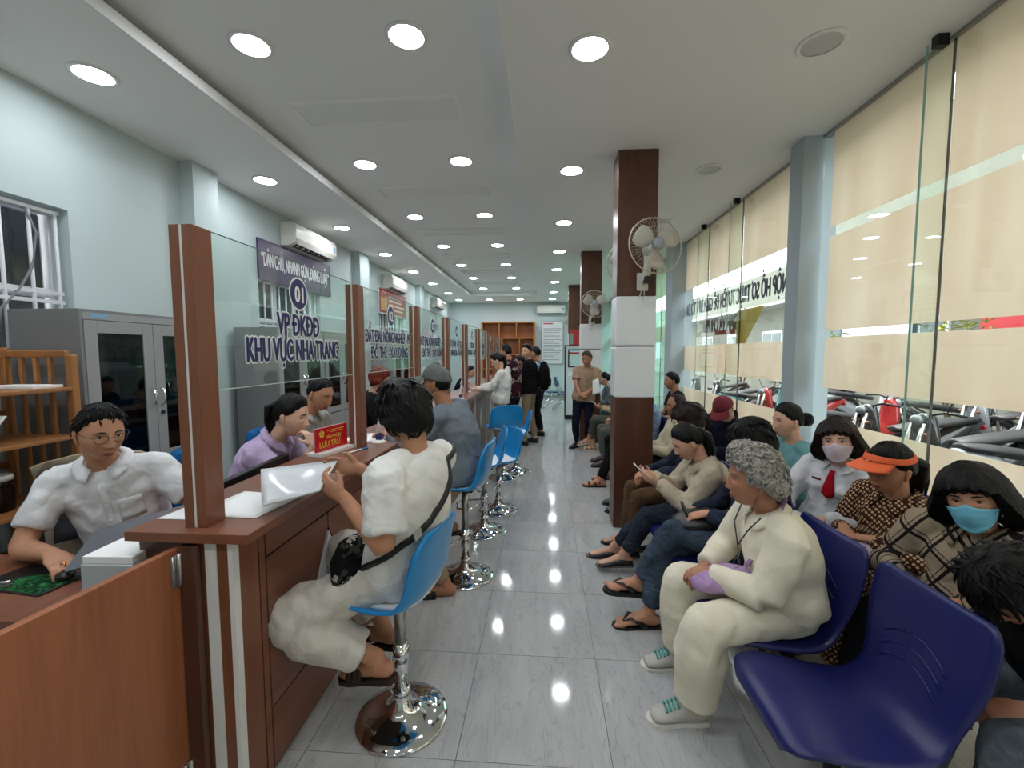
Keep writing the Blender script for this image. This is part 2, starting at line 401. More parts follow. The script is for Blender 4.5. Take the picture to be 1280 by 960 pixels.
for y in (1.55, 3.35, 5.0, 6.65, 8.3, 9.95, 11.6):
    p = MB().box(-1.85, -.66, y-.14, y+.14, ZC+.112, ZC+.125).build('access_panel', PAN, ceil, bevel=.003)
    fr = MB()
    for a in ((-1.875, -.635, y-.165, y-.14), (-1.875, -.635, y+.14, y+.165), (-1.875, -1.85, y-.14, y+.14), (-.66, -.635, y-.14, y+.14)):
        fr.box(*a, ZC+.104, ZC+.124)
    fr.build('panel_frame', CEIL, p)
for n, (ya, yb) in enumerate(((3.77, 4.07), (7.29, 7.68), (10.9, 11.25))):
    struct('trim_%d' % (n+1), MB().box(XL, XL+.13, ya, yb, 0, ZC), WALL)
PLAST = pm('blue_grey_plaster', (176, 190, 194), .7)
struct('trim_4', MB().box(2.05, 2.32, 3.74, 3.93, 0, ZC), PLAST)
struct('trim_5', MB().box(2.0, 2.32, 7.1, 7.46, 0, ZC), PLAST)
struct('baseboard_back', MB().box(XL, XR, YB-.015, YB, 0, .1), pm('grey_skirting', (140, 142, 142), .3))
struct('baseboard_left', MB().box(XL, XL+.015, YF, YB, 0, .1), pm('grey_skirting', (140, 142, 142), .3))

# windows of the left wall: recessed white frames with upright bars
WFR = pm('white_window_frame', (214, 218, 222), .4)
DARKG = glass('window_pane_glass', (.35, .38, .40), 1.0)
for n, (ya, yb, za, zb) in enumerate(WH):
    x = XL-.13; f = MB()
    f.box(x-.03, x+.03, ya, yb, za, za+.05); f.box(x-.03, x+.03, ya, yb, zb-.05, zb)
    f.box(x-.03, x+.03, ya, ya+.05, za+.05, zb-.05); f.box(x-.03, x+.03, yb-.05, yb, za+.05, zb-.05)
    zm = za+(zb-za)*.56
    f.box(x-.03, x+.03, ya+.05, yb-.05, zm-.03, zm+.03)
    w = struct('window_%d' % (n+1), f, WFR, bevel=.004)
    k = 0; y = ya+.05
    pw = (yb-ya-.1)/3
    for j in range(3):
        for (a, b) in ((za+.05, zm-.03), (zm+.03, zb-.05)):
            MB().box(x-.006, x, y+pw*j+.03, y+pw*(j+1)-.03, a, b).build('pane', DARKG, w)
        if j: MB().box(x-.025, x+.02, y+pw*j-.03, y+pw*j+.03, za+.05, zb-.05).build('mullion', WFR, w)
    nb = int((yb-ya)/.15)
    for j in range(nb+1):
        yy = ya+.04+(yb-ya-.08)*j/nb
        MB().cyl((x+.075, yy, za+.02), (x+.075, yy, zb-.02), .011, 8).build('bar', WFR, w, True)
    for z in (za+.03, zm-.06, zm+.0, zb-.03):
        MB().box(x+.066, x+.084, ya+.02, yb-.02, z-.012, z+.012).build('cross_bar', WFR, w)
cw = MB().tube([(XL-.04, 2.60, 2.49), (XL-.05, 2.66, 2.35), (XL-.05, 2.62, 2.12), (XL-.05, 2.56, 2.0), (XL-.05, 2.44, 1.84), (XL-.05, 2.42, 1.7)], .008)
tag(cw.build('cable', pm('grey_cable', (120, 124, 128), .5), None, True), 'grey cable hanging down inside the barred window at far left', 'cable')

# street-side glazing: panes, frosted film bands, glass fins
def glazing(n, ya, yb, joints, bands, pane_m, fin=True, inset=0.0, name=None):
    fr = MB().box(XR-.02, XR+.06, ya, yb, 0, .05).box(XR-.01, XR+.05, ya, yb, ZC-.02, ZC+.05)
    w = struct(name or 'window_%d' % n, fr, STEEL)
    ys = [ya]+list(joints)+[yb]
    for a, b in zip(ys[:-1], ys[1:]):
        MB().box(XR, XR+.012, a+.003, b-.003, .05, ZC-.02).build('pane', pane_m, w)
        for (z0, z1) in bands:
            a2, b2 = a+.004, b-.004
            if b == yb: b2 -= inset
            MB().box(XR+.0135, XR+.0145, a2, b2, z0, z1).build('frosted_film', FILM, w)
    SEAL = pm('glazing_sealant', (70, 72, 74), .5)
    for y in joints:
        MB().box(XR-.001, XR+.013, y-.0015, y+.0015, .05, ZC-.02).build('sealant_joint', SEAL, w)
        if fin:
            f = MB().box(XR-.135, XR-.003, y-.006, y+.006, .05, ZC-.05).build('glass_fin', FINGL, w)
            MB().box(XR-.136, XR-.133, y-.007, y+.007, .05, ZC-.05).build('fin_edge', pm('green_glass_edge', (150, 190, 175), .15), f)
            MB().box(XR-.10, XR-.04, y-.02, y+.02, ZC-.06, ZC).build('patch_fitting', pm('dark_metal', (50, 50, 52), .3, .8), f)
    return w
B1 = [(.05, 1.035), (1.285, 1.68), (1.735, 2.455), (2.53, ZC-.02)]
B2 = [(.05, 1.02), (1.29, 1.665), (2.52, ZC-.02)]
glazing(5, -3.0, 3.74, (-1.95, -.85, .25, 1.45, 2.645), B1, GREEN, inset=.10)
w6 = glazing(6, 3.93, 7.1, (5.15, 6.15), B2, GREEN)
glazing(7, 7.46, YB, (8.5, 9.6, 10.7, 11.8, 12.9, 14.), [(2.6, ZC-.02), (1.75, 2.05)], glass('teal_glass', (.72, .93, .88)))
NAVYL = pm('navy_lettering', (38, 52, 72), .5)
# reads from the street, so it is mirrored from inside
text_on('decal_lettering', 'HÃY NỘP HỒ SƠ TRỰC TUYẾN ĐỂ GIẢM BỚT TỐI ĐA', NAVYL, w6, (XR+.017, 5.50, 2.215), (0, 1, 0), (0, 0, 1), .26, 1, .011, width=3.15)
text_on('decal_lettering', 'THỜI GIAN VÀ CHI PHÍ', NAVYL, w6, (XR+.017, 5.55, 1.925), (0, 1, 0), (0, 0, 1), .25, 1, .010, width=1.45)
MB().prism([(4.62, 2.04), (5.25, 2.04), (5.25, 1.665), (5.02, 1.665)], (XR+.0165, 0, 0), (0, 1, 0), (0, 0, 1), (.001, 0, 0)).build('yellow_decal', pm('yellow_decal', (222, 196, 88), .5), w6)
MB().box(XR+.0165, XR+.0175, 5.28, 5.9, 1.785, 1.84).build('red_decal', pm('red_decal', (150, 52, 44), .5), w6)

# downlights
LIT = emis('downlight_lens', (246, 249, 255), DOWNLIGHT)
OFFL = pm('unlit_lens', (196, 198, 196), .4)
def downlight(x, y, z, label, group, on=True):
    t = thing('downlight', label, 'ceiling light', (x, y, z), 0, group)
    MB().lathe([(.098, 0), (.122, 0), (.122, -.008), (.112, -.012), (.098, -.008)], n=28).build('ring', TRIMW if on else CEIL, t, True)
    MB().lathe([(.0005, -.006), (.05, -.006), (.1, -.005)], n=28).build('lens', LIT if on else OFFL, t, True)
RY = [-.70, .95, 2.6, 4.25, 5.9, 7.53, 9.15, 10.75, 12.5]  # leading rows are unseen, added for light around the viewer
for y in RY:
    for x, z, lb in ((.25, ZC, 'lit round downlight in the row nearest the wood-clad columns'),
                     (-.80, ZC+.12, 'lit round downlight in the right-hand row inside the raised ceiling tray'),
                     (-1.74, ZC+.12, 'lit round downlight in the left-hand row inside the raised ceiling tray'),
                     (-2.76, ZC, 'lit round downlight in the row along the left wall')):
        k = RY.index(y)
        row = {.25: 'beside the columns', -.80: 'in the right tray row', -1.74: 'in the left tray row', -2.76: 'along the left wall'}[x]
        nth = ['first', 'second', 'third', 'fourth', 'fifth', 'sixth', 'seventh', 'eighth']
        lab = ('%s lit round downlight %s, counting from the viewer' % (nth[k-2], row)) if k > 1 else ('added unseen lit downlight %s, %s behind the viewer' % (row, nth[1-k]))
        downlight(x, y, z, lab, lb[4:])
for x, q in ((-2.76, 'leftmost'), (-1.78, 'second from left'), (-.78, 'third from left'), (.25, 'rightmost')): downlight(x, 14.1, ZC, q+' lit downlight in the cross row before the back wall', 'downlights by the back wall')
downlight(1.523, 2.66, ZC, 'unlit round ceiling light nearest the viewer above the street-side glass', None, False)
downlight(1.53, 4.32, ZC, 'unlit round ceiling light right of the nearest column', None, False)
downlight(1.54, 5.93, ZC, 'unlit round ceiling light farthest back, behind the nearest column top', None, False)

# wood-clad columns
CWHITE = pm('white_glossy_panel', (228, 232, 234), .25)
def column(x0, x1, y0, y1, label):
    t = thing('column', label, 'column', ((x0+x1)/2, (y0+y1)/2, 0))
    hx, hy = (x1-x0)/2, (y1-y0)/2
    MB().box(-hx, hx, -hy, hy, 0, 1.17).build('lower_cladding', WOODX, t, bevel=.006)
    MB().box(-hx-.004, hx+.004, -hy-.004, hy+.004, 1.17, 1.615).build('white_panel', CWHITE, t, bevel=.012)
    MB().box(-hx-.004, hx+.004, -hy-.004, hy+.004, 1.623, 2.05).build('white_panel', CWHITE, t, bevel=.012)
    MB().box(-hx+.004, hx-.004, -hy+.004, hy-.004, 1.61, 1.63).build('panel_joint', pm('joint_grey', (90, 92, 92), .6), t)  # grey strip in the joint between the white panels
    MB().box(-hx, hx, -hy, hy, 2.05, ZC).build('upper_cladding', WOODX, t, bevel=.006)
    return t
column(.62, .955, 3.86, 4.11, 'nearest column, clad in brown wood with white middle panels, wall fan on it')
column(.62, .965, 7.55, 7.80, 'second column with brown top and white middle, behind the man in the tan shirt')
column(.61, .95, 11.25, 11.5, 'farthest brown and white column, behind the kiosk and red poster')

# wall fans
CAGE = pm('fan_cage_wire', (196, 186, 164), .4, .2); FANP = pm('fan_cream_plastic', (205, 204, 196), .35)
FANB = pm('fan_blade_plastic', (190, 188, 178), .3)
def fan(loc, rz, label, R=.225, tilt=-.15):
    t = thing('wall_fan', label, 'fan', loc, rz)   # local: faces -y, mounted on a wall at y=0
    b = MB().box(-.05, .05, -.03, 0, -.33, -.18).build('wall_bracket', FANP, t, bevel=.01)
    MB().tube([(-.015, -.03, -.32), (-.03, -.05, -.36), (-.055, -.05, -.40)], .004).tube([(.01, -.03, -.32), (.0, -.05, -.37), (-.02, -.05, -.42)], .004).build('pull_cord', pm('fan_cord', (190, 190, 185), .6), b, True)
    MB().sweep([(0, -.03, -.26), (0, -.08, -.24), (0, -.10, -.12), (0, -.10, 0)], [.03, .035, .03, .035]).build('arm', FANP, t, True)
    MB().box(-.028, .028, -.125, -.075, -.28, -.22).build('switch_box', BLACKP, t, bevel=.006)
    M_ = lambda p: (p[0], -.21+p[1]*math.cos(tilt)-p[2]*math.sin(tilt), p[1]*math.sin(tilt)+p[2]*math.cos(tilt))
    MB().sweep([M_((0, .12, 0)), M_((0, .05, 0)), M_((0, .0, 0))], [.05, .065, .055]).build('motor', FANP, t, True)
    MB().sweep([M_((0, -.055, 0)), M_((0, -.072, 0))], [.055, .05]).build('hub_cap', pm('fan_hub_grey', (150, 160, 168), .3), t, True)
    for k in range(3):
        a0 = k*2*PI/3+.5; bl = []
        G = np.zeros((7, 6, 3))
        for i, r in enumerate(np.linspace(.035, R-.03, 7)):
            wdt = .35+.45*math.sin(PI*min(1, i/6*.8+.15))
            for j, u in enumerate(np.linspace(-1, 1, 6)):
                a = a0+u*wdt*.85; G[i, j] = M_((r*math.cos(a), -.02+.022*u, r*math.sin(a)))
        MB().grid(G).build('blade', FANB, t, True, solid=.003)
    cg = MB()
    for side in (-1, 1):
        for k in range(44):
            a = 2*PI*k/44; P = []
            for f in (.22, .55, .85, 1.0):
                d = .062*math.sqrt(max(0, 1-f**3)); P.append(M_((R*f*math.cos(a), -.015+side*d, R*f*math.sin(a))))
            cg.sweep(P, .0011, n=3, cap=0.1)
        for f in (.22, .62):
            d = .062*math.sqrt(1-f**3)
            cg.tube([M_((R*f*math.cos(a), -.015+side*d, R*f*math.sin(a))) for a in np.linspace(0, 2*PI, 33)], .0015, 4)
    tag(cg.build('cage_wires', CAGE, t, True), kind='stuff')
    MB().tube([M_((R*math.cos(a), -.015, R*math.sin(a))) for a in np.linspace(0, 2*PI, 41)], .006, 6).build('cage_rim', CAGE, t, True)
    return t
fan((.83, 3.86, 2.42), .25, 'white wall fan on the nearest column, above its white panels', tilt=-.1)
fan((.80, 4.11, 2.42), PI, 'wall fan on the far side of the nearest column, only its left edge showing', R=.20)
fan((.80, 7.55, 2.36), .1, 'wall fan on the second column, above the man in the tan shirt')
fan((.70, 11.5, 2.32), PI, 'small wall fan behind the farthest column, showing left of it', R=.2)

# air conditioners
ACW = pm('ac_white', (222, 222, 214), .35)
def aircon(loc, rz, w, label):
    t = thing('air_conditioner', label, 'air conditioner', loc, rz)   # local: on wall y=0, faces -y
    prof = [(0, 0), (-.10, 0), (-.17, .03), (-.205, .09), (-.21, .20), (-.19, .275), (-.16, .29), (0, .29)]
    MB().prism(prof, (-w/2, 0, 0), (0, 1, 0), (0, 0, 1), (w, 0, 0)).build('body', ACW, t, bevel=.01)
    MB().prism([(-.105, -.002), (-.172, .026), (-.168, .034), (-.10, .006)], (-w/2+.07, 0, 0), (0, 1, 0), (0, 0, 1), (w-.17, 0, 0)).build('air_outlet', pm('dark_outlet', (40, 40, 40), .6), t)
    MB().prism([(-.178, .028), (-.203, .08), (-.208, .085), (-.183, .024)], (-w/2+.06, 0, 0), (0, 1, 0), (0, 0, 1), (w-.15, 0, 0)).build('louvre', ACW, t)
    MB().box(w/2-.10, w/2-.05, -.2135, -.2095, .12, .19).build('sticker', pm('blue_sticker', (120, 170, 190), .4), t)
    for k in range(7): MB().box(-w/2+.12+k*(w-.27)/6-.004, -w/2+.12+k*(w-.27)/6+.004, -.165, -.12, .004, .03).build('vane', ACW, t)
    return t
aircon((XL, 5.78, 2.89), PI/2, 1.05, 'white air conditioner above the purple slogan sign')
aircon((XL, 9.2, 2.86), PI/2, 1.05, 'white air conditioner above the red poster board on the left wall')
aircon((XL, 12.9, 2.86), PI/2, 1.05, 'farthest air conditioner on the left wall near the back corner')
aircon((.22, YB, 2.86), 0, .95, 'white air conditioner high on the back wall')


# signs on the left wall
PURP = pm('purple_board', (58, 42, 82), .25)
s = thing('slogan_sign', 'dark purple sign with pale slogan lettering under the first air conditioner', 'sign', (XL+.012, 5.62, 2.64))
MB().box(-.01, .012, -.83, .83, -.23, .23).build('board', PURP, s, bevel=.003)
fr = MB()
for a in ((-.83, .83, .222, .23), (-.83, .83, -.23, -.222), (-.83, -.822, -.222, .222), (.822, .83, -.222, .222)): fr.box(.008, .016, *a)
fr.build('frame', pm('sign_frame', (90, 80, 110), .3, .5), s)
text_on('lettering', '“DÂN CHỦ, NHANH GỌN, ĐÚNG LUẬT”', pm('pale_letter', (226, 220, 226), .4), s, (.0125, 0, .02), (0, 1, 0), (0, 0, 1), .24, 1, .0045, width=1.56)
s = thing('poster_board', 'red poster board with gold picture and white lines of text under the second air conditioner', 'poster', (XL+.012, 9.22, 2.56))
MB().box(-.01, .012, -.82, .82, -.19, .29).build('board', pm('red_board', (158, 34, 40), .25), s, bevel=.003)
fr = MB()
for a in ((-.84, .84, .29, .31), (-.84, .84, -.21, -.19), (-.84, -.82, -.19, .29), (.82, .84, -.19, .29)): fr.box(-.01, .016, *a)
fr.build('frame', WFR, s)
g = MB().box(.0125, .0145, -.74, -.40, -.14, .12)
g.build('gold_picture', pm('gold_print', (196, 148, 66), .4), s)
MB().ball((.014, -.66, .17), .004, .09, .06).ball((.014, -.50, .17), .004, .09, .06).build('orange_picture', pm('orange_print', (204, 96, 44), .4), s, True)
for k, (a, b, z) in enumerate(((-.3, .62, .17), (-.25, .5, .09), (-.3, .7, .0), (-.3, .6, -.09))):
    MB().box(.0125, .0135, a, b, z-.017, z+.017).build('text_line', pm('pink_text', (226, 190, 188), .5), s)

# ================================================================== COUNTER
PITCHY = 1.22; Y0 = 1.30; NU = 8
ordinal = ['nearest', 'second', 'third', 'fourth', 'fifth', 'sixth', 'seventh', 'eighth', 'ninth']
GROOVE = pm('groove_dark', (44, 28, 22), .6)
for i in range(NU):
    y = Y0+PITCHY*i
    lab = {0: 'nearest brown counter unit with white strips, in front of the youth in the white tee',
           1: 'second brown counter unit, in front of the man in the grey cap',
           3: 'fourth brown counter unit with the white diamond in clear view'}.get(i, ordinal[i]+' brown counter unit from the viewer with a white diamond on its front')
    t = thing('counter_unit', lab, 'counter', (-1.0, y, 0))
    MB().box(-.33, -.022, .0, PITCHY-.002, 0, .968).build('carcass', WOODX, t)
    # end pilaster with two white inlays
    MB().box(-.16, 0, -.012, .112, 0, .968).build('pilaster', WOODH if i else WOODV, t, bevel=.002)
    MB().box(-.0895, -.052, -.0165, -.010, 0, .968).build('white_strip', WHITEL, t)
    MB().box(-.012, .005, -.0165, .012, 0, .968).build('white_strip', WHITEL, t)
    if i: MB().box(-.002, .0045, .075, .10, 0, .968).build('white_strip', WHITEL, t)
    MB().box(-.026, -.012, .112, PITCHY-.012, 0, .968).build('backing', GROOVE, t)
    ya, yb = .118, PITCHY-.018; w = (yb-ya); z0, z1 = .02, .966
    # border and four inner panels around a diamond; joints stay open as grooves
    MB().box(-.014, 0, ya, ya+.03, z0, z1).build('panel', WOODH, t)
    MB().box(-.014, 0, yb-.14, yb, z0, z1).build('panel', WOODH, t)
    a0, a1 = ya+.038, yb-.148
    MB().box(-.014, 0, a0, a1, .835, z1).build('panel', WOODH, t)
    MB().box(-.014, 0, a0, a1, z0, .25).build('panel', WOODH, t)
    cy = (a0+a1)/2; cz = .543; g = .004; dy, dz = .105, .20
    for sy in (-1, 1):
        for sz in (-1, 1):
            P = [(cy+sy*(dy+.02), cz+sz*g), ((a0 if sy < 0 else a1), cz+sz*g), ((a0 if sy < 0 else a1), (.258 if sz < 0 else .827)), (cy+sy*g, (.258 if sz < 0 else .827)), (cy+sy*g, cz+sz*(dz+.02))]
            if sy*sz < 0: P = P[::-1]
            MB().prism(P, (-.014, 0, 0), (0, 1, 0), (0, 0, 1), (.014, 0, 0)).build('panel', WOODH, t)
    MB().prism([(cy-dy, cz), (cy, cz-dz), (cy+dy, cz), (cy, cz+dz)], (-.014, 0, 0), (0, 1, 0), (0, 0, 1), (.018, 0, 0)).build('white_diamond', WHITEL, t)
YE = Y0+PITCHY*NU
tag(MB().box(-1.335, -.92, 1.255, YE+.06, .968, 1.0).build('worktop', WOODH, None, bevel=.002), 'long brown wooden worktop running along the whole service counter', 'worktop')
tag(MB().box(-1.95, -1.332, 1.2, YE, .695, .72).box(-1.95, -1.93, 1.2, YE, 0, .695).box(-1.93, -1.332, 1.2, 1.22, 0, .695).build('staff_desk', WOODH, None, bevel=.002), 'long low brown staff desk behind the counter', 'desk')
tag(MB().box(-2.75, -1.952, 1.2, 1.62, .695, .72).box(-2.75, -2.73, 1.2, 1.62, 0, .695).build('desk_return', WOODX and wood('laminate_wood_cross', (122, 76, 56), 0), None, bevel=.002), 'brown desk return under the mouse pad and pens', 'desk')

NAVY = pm('navy_letter', (38, 36, 96), .45); WLET = pm('white_letter', (236, 238, 240), .45)
SCREENS = [('01', ['VP ĐKĐĐ', 'KHU VỰC NHA TRANG']), ('02', ['ĐẤT ĐAI; NÔNG NGHIỆP - MT', 'ĐÔ THỊ - XÂY DỰNG']), ('03', ['ĐẤT ĐAI; NÔNG NGHIỆP - MT', 'ĐÔ THỊ - XÂY DỰNG']),
           ('04', ['TƯ PHÁP - HỘ TỊCH', 'VĂN HÓA - XÃ HỘI']), ('05', ['CÔNG AN', 'VĂN HÓA - XÃ HỘI']), ('06', ['TƯ PHÁP', 'VĂN HÓA']), ('07', ['TƯ PHÁP', 'VĂN HÓA']), ('08', ['TƯ PHÁP', 'VĂN HÓA'])]
for i in range(NU+1):
    y = Y0+PITCHY*i*.988
    p = thing('partition_post', {0: 'nearest tall brown partition post with a white inlay, standing on the counter end'}.get(i, ordinal[i]+' brown partition post from the viewer standing on the counter'), 'post', (-1.128, y, 1.0))
    MB().box(-.038, -.006, 0, .083, 0, .966).build('post_half', WOODV, p, bevel=.002)
    MB().box(.004, .038, 0, .083, 0, .966).build('post_half', WOODV, p, bevel=.002)
    MB().box(-.006, .004, .003, .08, 0, .965).build('white_inlay', WHITEL, p)
    if i == NU: break
    n, lines = SCREENS[i]
    ya, yb = y+.084, Y0+PITCHY*(i+1)*.988-.001; cy = (ya+yb)/2
    sc = thing('glass_screen', ordinal[i]+' glass screen above the counter, between two brown posts, numbered '+n, 'glass screen', (-1.128, cy, 1.44))
    MB().box(-.003, .003, ya-cy, yb-cy, 0, .535).build('pane', GLASS, sc)
    MB().box(-.0035, .0035, ya-cy, yb-cy, -.003, .0).build('pane_edge', pm('pale_glass_edge', (196, 206, 204), .2), sc)
    MB().box(-.003, .003, ya-cy, yb-cy, .535, .537).build('pane_edge', pm('dark_glass_edge', (120, 138, 134), .2), sc)
    c = MB().lathe([(.0005, 0), (.068, 0), (.068, .001), (.0005, .001)], (.0034, 0, .395), 32, 0).build('number_disc', NAVY, sc)
    MB().lathe([(.066, 0), (.076, 0), (.076, .0008), (.066, .0008)], (.0032, 0, .395), 32, 0).build('disc_rim', WLET, c)
    text_on('number', n, WLET, c, (.0048, 0, .395), (0, 1, 0), (0, 0, 1), .10, .85, .004)
    for q, ln in enumerate(lines):
        L = len(ln); wid = min(.40, .045*L) if i == 0 and q == 0 else min(.94, .045*L)
        if i == 0: wid = (.34, .73)[q]
        sz = .135 if i == 0 else .115
        text_on('lettering', ln, NAVY, sc, (.0034, 0, (.255 if i == 0 else .24)-q*(.112 if i == 0 else .11)), (0, 1, 0), (0, 0, 1), sz, 1, .0045, WLET, .007, width=wid)
gate = thing('gate', 'brown half-height swing gate at the near end of the counter', 'gate', (-1.172, 1.285, 0), -.075)
MB().box(-.012, .012, -1.38, -.006, .12, .948).build('gate_leaf', wood('laminate_wood_gate', (152, 94, 62), 2, .38), gate, bevel=.003)
MB().box(.016, .072, -.024, -.002, .0, .955).build('hinge_post', WOODX, gate, bevel=.002)
for z in (.83, .13):
    h = MB().box(.012, .016, -.05, -.006, z, z+.10).build('hinge', STEEL, gate, bevel=.001)
    MB().cyl((.020, -.026, z-.004), (.020, -.026, z+.104), .007, 10).cyl((.016, -.044, z), (.016, -.044, z+.10), .005, 8).build('hinge_pin', STEEL, h, True)

# ------------------------------------------------------------------ things on and behind the counter
def sheet(name, label, pts, m=PAPER, cat='paper', group=None, th=.0015, wav=0.0):
    """paper sheet through four corner points, slightly waved"""
    a, b, c, d = (np.asarray(p, float) for p in pts); G = np.zeros((10, 10, 3))
    for i in range(10):
        for j in range(10):
            u, v = i/9, j/9
            G[i, j] = a*(1-u)*(1-v)+b*u*(1-v)+c*u*v+d*(1-u)*v; G[i, j, 2] += wav*math.sin(u*5+v*3)*math.sin(PI*u)*math.sin(PI*v)
    return tag(MB().grid(G).build(name, m, None, True, solid=th), label, cat, group)
sheet('document', 'white sheets lying flat on the counter between the nearest post and the youth', [(-1.24, 1.40, 1.002), (-.985, 1.385, 1.002), (-.95, 1.62, 1.003), (-1.22, 1.66, 1.003)])
sheet('document', 'white sheet corner lying by the near left edge of the counter', [(-1.32, 1.36, 1.0015), (-1.18, 1.36, 1.0015), (-1.18, 1.55, 1.0015), (-1.31, 1.53, 1.0015)])
PLAS = pm('plastic_sleeve', (214, 218, 222), .2, vary=.06, vscale=14)
sheet('document_folder', 'clear plastic folder of papers held up by the youth in the white tee', [(-.97, 1.40, 1.04), (-.80, 1.47, 1.075), (-.905, 1.83, 1.095), (-1.12, 1.62, 1.105)], PLAS, 'folder', th=.004, wav=.012)
sheet('document', 'white sheet on the counter beside the white pen stand', [(-1.30, 2.66, 1.002), (-1.10, 2.66, 1.002), (-1.08, 2.95, 1.002), (-1.30, 2.95, 1.002)])
sheet('document', 'white sheet far along the counter by the second pen stand', [(-1.2, 4.95, 1.002), (-1.05, 4.9, 1.002), (-1.0, 5.15, 1.002), (-1.18, 5.2, 1.002)])
pl = thing('plaque', 'red plaque with gold emblem and lettering on a white base by the second post', 'desk sign', (-1.215, 2.36, 1.0), -.22)
MB().box(-.05, .05, -.12, .15, 0, .022).build('base', WHITEP, pl, bevel=.003)
MB().box(-.004, .004, -.11, .15, .022, .15).build('plate', pm('red_plate', (206, 24, 30), .25), pl)
MB().box(-.008, -.004, -.115, .155, .022, .153).build('clear_backing', pm('acrylic_edge', (214, 214, 216), .15), pl)
GOLD = pm('gold_letter', (240, 196, 70), .4)
em = MB()
for k in range(5):
    a = k*2*PI/5+PI/2; em.ball((.0045, -.065+.014*math.cos(a), .118+.014*math.sin(a)), .001, .0085, .0085, 8, 6)
em.build('flower_emblem', GOLD, pl, True)
text_on('lettering', 'VĂN PHÒNG', GOLD, pl, (.0048, .03, .095), (0, 1, 0), (0, 0, 1), .026, .8, .0008)
text_on('lettering', 'LƯU TRỮ', GOLD, pl, (.0048, .0, .058), (0, 1, 0), (0, 0, 1), .046, .9, .0012)
MB().box(.0042, .0048, -.02, .12, .128, .132).box(.0042, .0048, .0, .11, .118, .121).build('small_text_line', GOLD, pl)
pen = thing('pen', 'blue and white ballpoint pen lying on the counter before the red plaque', 'pen', (-1.07, 2.40, 1.006), 1.25)
MB().cyl((-.07, 0, 0), (.03, 0, 0), .0055, 8).build('barrel', WHITEP, pen, True)
MB().cyl((.03, 0, 0), (.085, 0, 0), .006, 8).build('cap', pm('pen_blue', (40, 110, 180), .3), pen, True)
def pen_stand(x, y, label):
    t = thing('pen_stand', label, 'pen stand', (x, y, 1.0))
    MB().lathe([(.0005, .018), (.03, .016), (.046, .006), (.048, 0), (.0005, 0)], n=20).build('base', WHITEP, t, True)
    MB().sweep([(-.005, 0, .012), (-.01, 0, .05)], [.012, .014]).sweep([(.012, 0, .012), (.006, .012, .055)], [.010, .012]).build('holder', pm('pen_navy', (38, 42, 110), .3), t, True)
    MB().sweep([(-.01, 0, .05), (0, .01, .14), (.002, .012, .16)], [.007, .0075, .009]).sweep([(.006, .012, .055), (.01, .02, .155), (.012, .02, .175)], [.007, .0075, .006]).build('pen', WHITEP, t, True)
    MB().tube([(.012, .02, .17), (.03, .03, .13), (.032, .03, .06), (.03, .02, .02)], .003, 6).build('pen_cord', WHITEP, t, True)
    return t
pen_stand(-1.045, 2.66, 'white and navy pen stand on the counter right of the second post')
pen_stand(-1.02, 5.25, 'white and navy pen stand far along the counter by the fourth post')
pen_stand(-1.10, 6.2, 'farthest white pen stand on the counter near the girl in the white hoodie')
mon = thing('monitor', 'black monitor seen from behind, its top edge rising behind the counter', 'monitor', (-1.43, 2.05, .72), .06)
MB().box(-.016, .016, -.29, .27, .0, .285).build('screen_case', BLACKP, mon, bevel=.006)
MB().box(-.05, -.016, -.12, .12, .06, .23).build('back_bulge', pm('black_gloss', (16, 16, 18), .2), mon, bevel=.012)
MB().box(-.10, .06, -.11, .11, -.0, .012).build('foot', BLACKP, mon, bevel=.004)
# laptop-grey tilted document box, paper stack, mouse and pens on the desk
lp = thing('laptop', 'grey laptop with rounded lid standing open before the man with glasses', 'laptop', (-1.58, 1.48, .72), .06)
LPG = pm('laptop_grey', (108, 110, 118), .45)
rc = [(-.19, .0), (.16, .0), (.175, .015), (.19, .23), (.18, .245), (-.17, .245), (-.19, .23), (-.20, .02)]
MB().prism([(x*.95, y-.02) for x, y in rc], (0, .0, .002), (1, 0, 0), (.0, 1, 0), (0, 0, .016)).build('keyboard_base', pm('laptop_dark', (64, 66, 70), .5), lp, bevel=.003)
MB().prism(rc, (.0, -.02, .085), (.96, .1, .26), (-.05, .55, .42), (.0, -.006, .008)).build('lid', LPG, lp, bevel=.002)
ps = thing('paper_stack', 'thick stack of paper in a pale grey tray behind the gate', 'paper stack', (-1.39, 1.30, .72), .05)
MB().box(-.085, .085, -.06, .11, 0, .175).build('tray', pm('pale_grey_board', (176, 184, 184), .6), ps, bevel=.003)
MB().box(-.082, .082, -.055, .108, .176, .20).build('sheets', PAPER, ps, bevel=.002)
mp_ = thing('mouse_pad', 'black and green mouse pad on the desk under the hand of the man with glasses', 'mouse pad', (-1.90, 1.44, .7205), -.12)
MB().prism([(-.16, -.09), (.15, -.09), (.16, -.08), (.16, .09), (-.15, .09), (-.16, .08)], (0, 0, 0), (1, 0, 0), (0, 1, 0), (0, 0, .004)).build('pad', BLACKP, mp_)
MB().prism([(-.10, -.082), (.14, -.082), (.145, .03), (.04, .05), (-.06, .0)], (0, 0, .004), (1, 0, 0), (0, 1, 0), (0, 0, .0006)).build('green_print', splotch('green_print', [(20, 60, 34), (30, 96, 52), (14, 36, 24), (52, 120, 66)], 40), mp_)
ms = thing('computer_mouse', 'black computer mouse under the ringed hand', 'mouse', (-1.80, 1.46, .7255), .9)
MB().ball((0, 0, .012), .032, .055, .024, 14, 8).build('shell', BLACKP, ms, True)
MB().cyl((-.003, .03, .036), (.003, .03, .036), .007, 8).build('wheel', pm('grey_rubber', (70, 70, 72), .6), ms, True)
stp = thing('nail_clipper', 'shiny metal clipper with raised lever on the mouse pad edge', 'clipper', (-1.97, 1.375, .7265), .1)
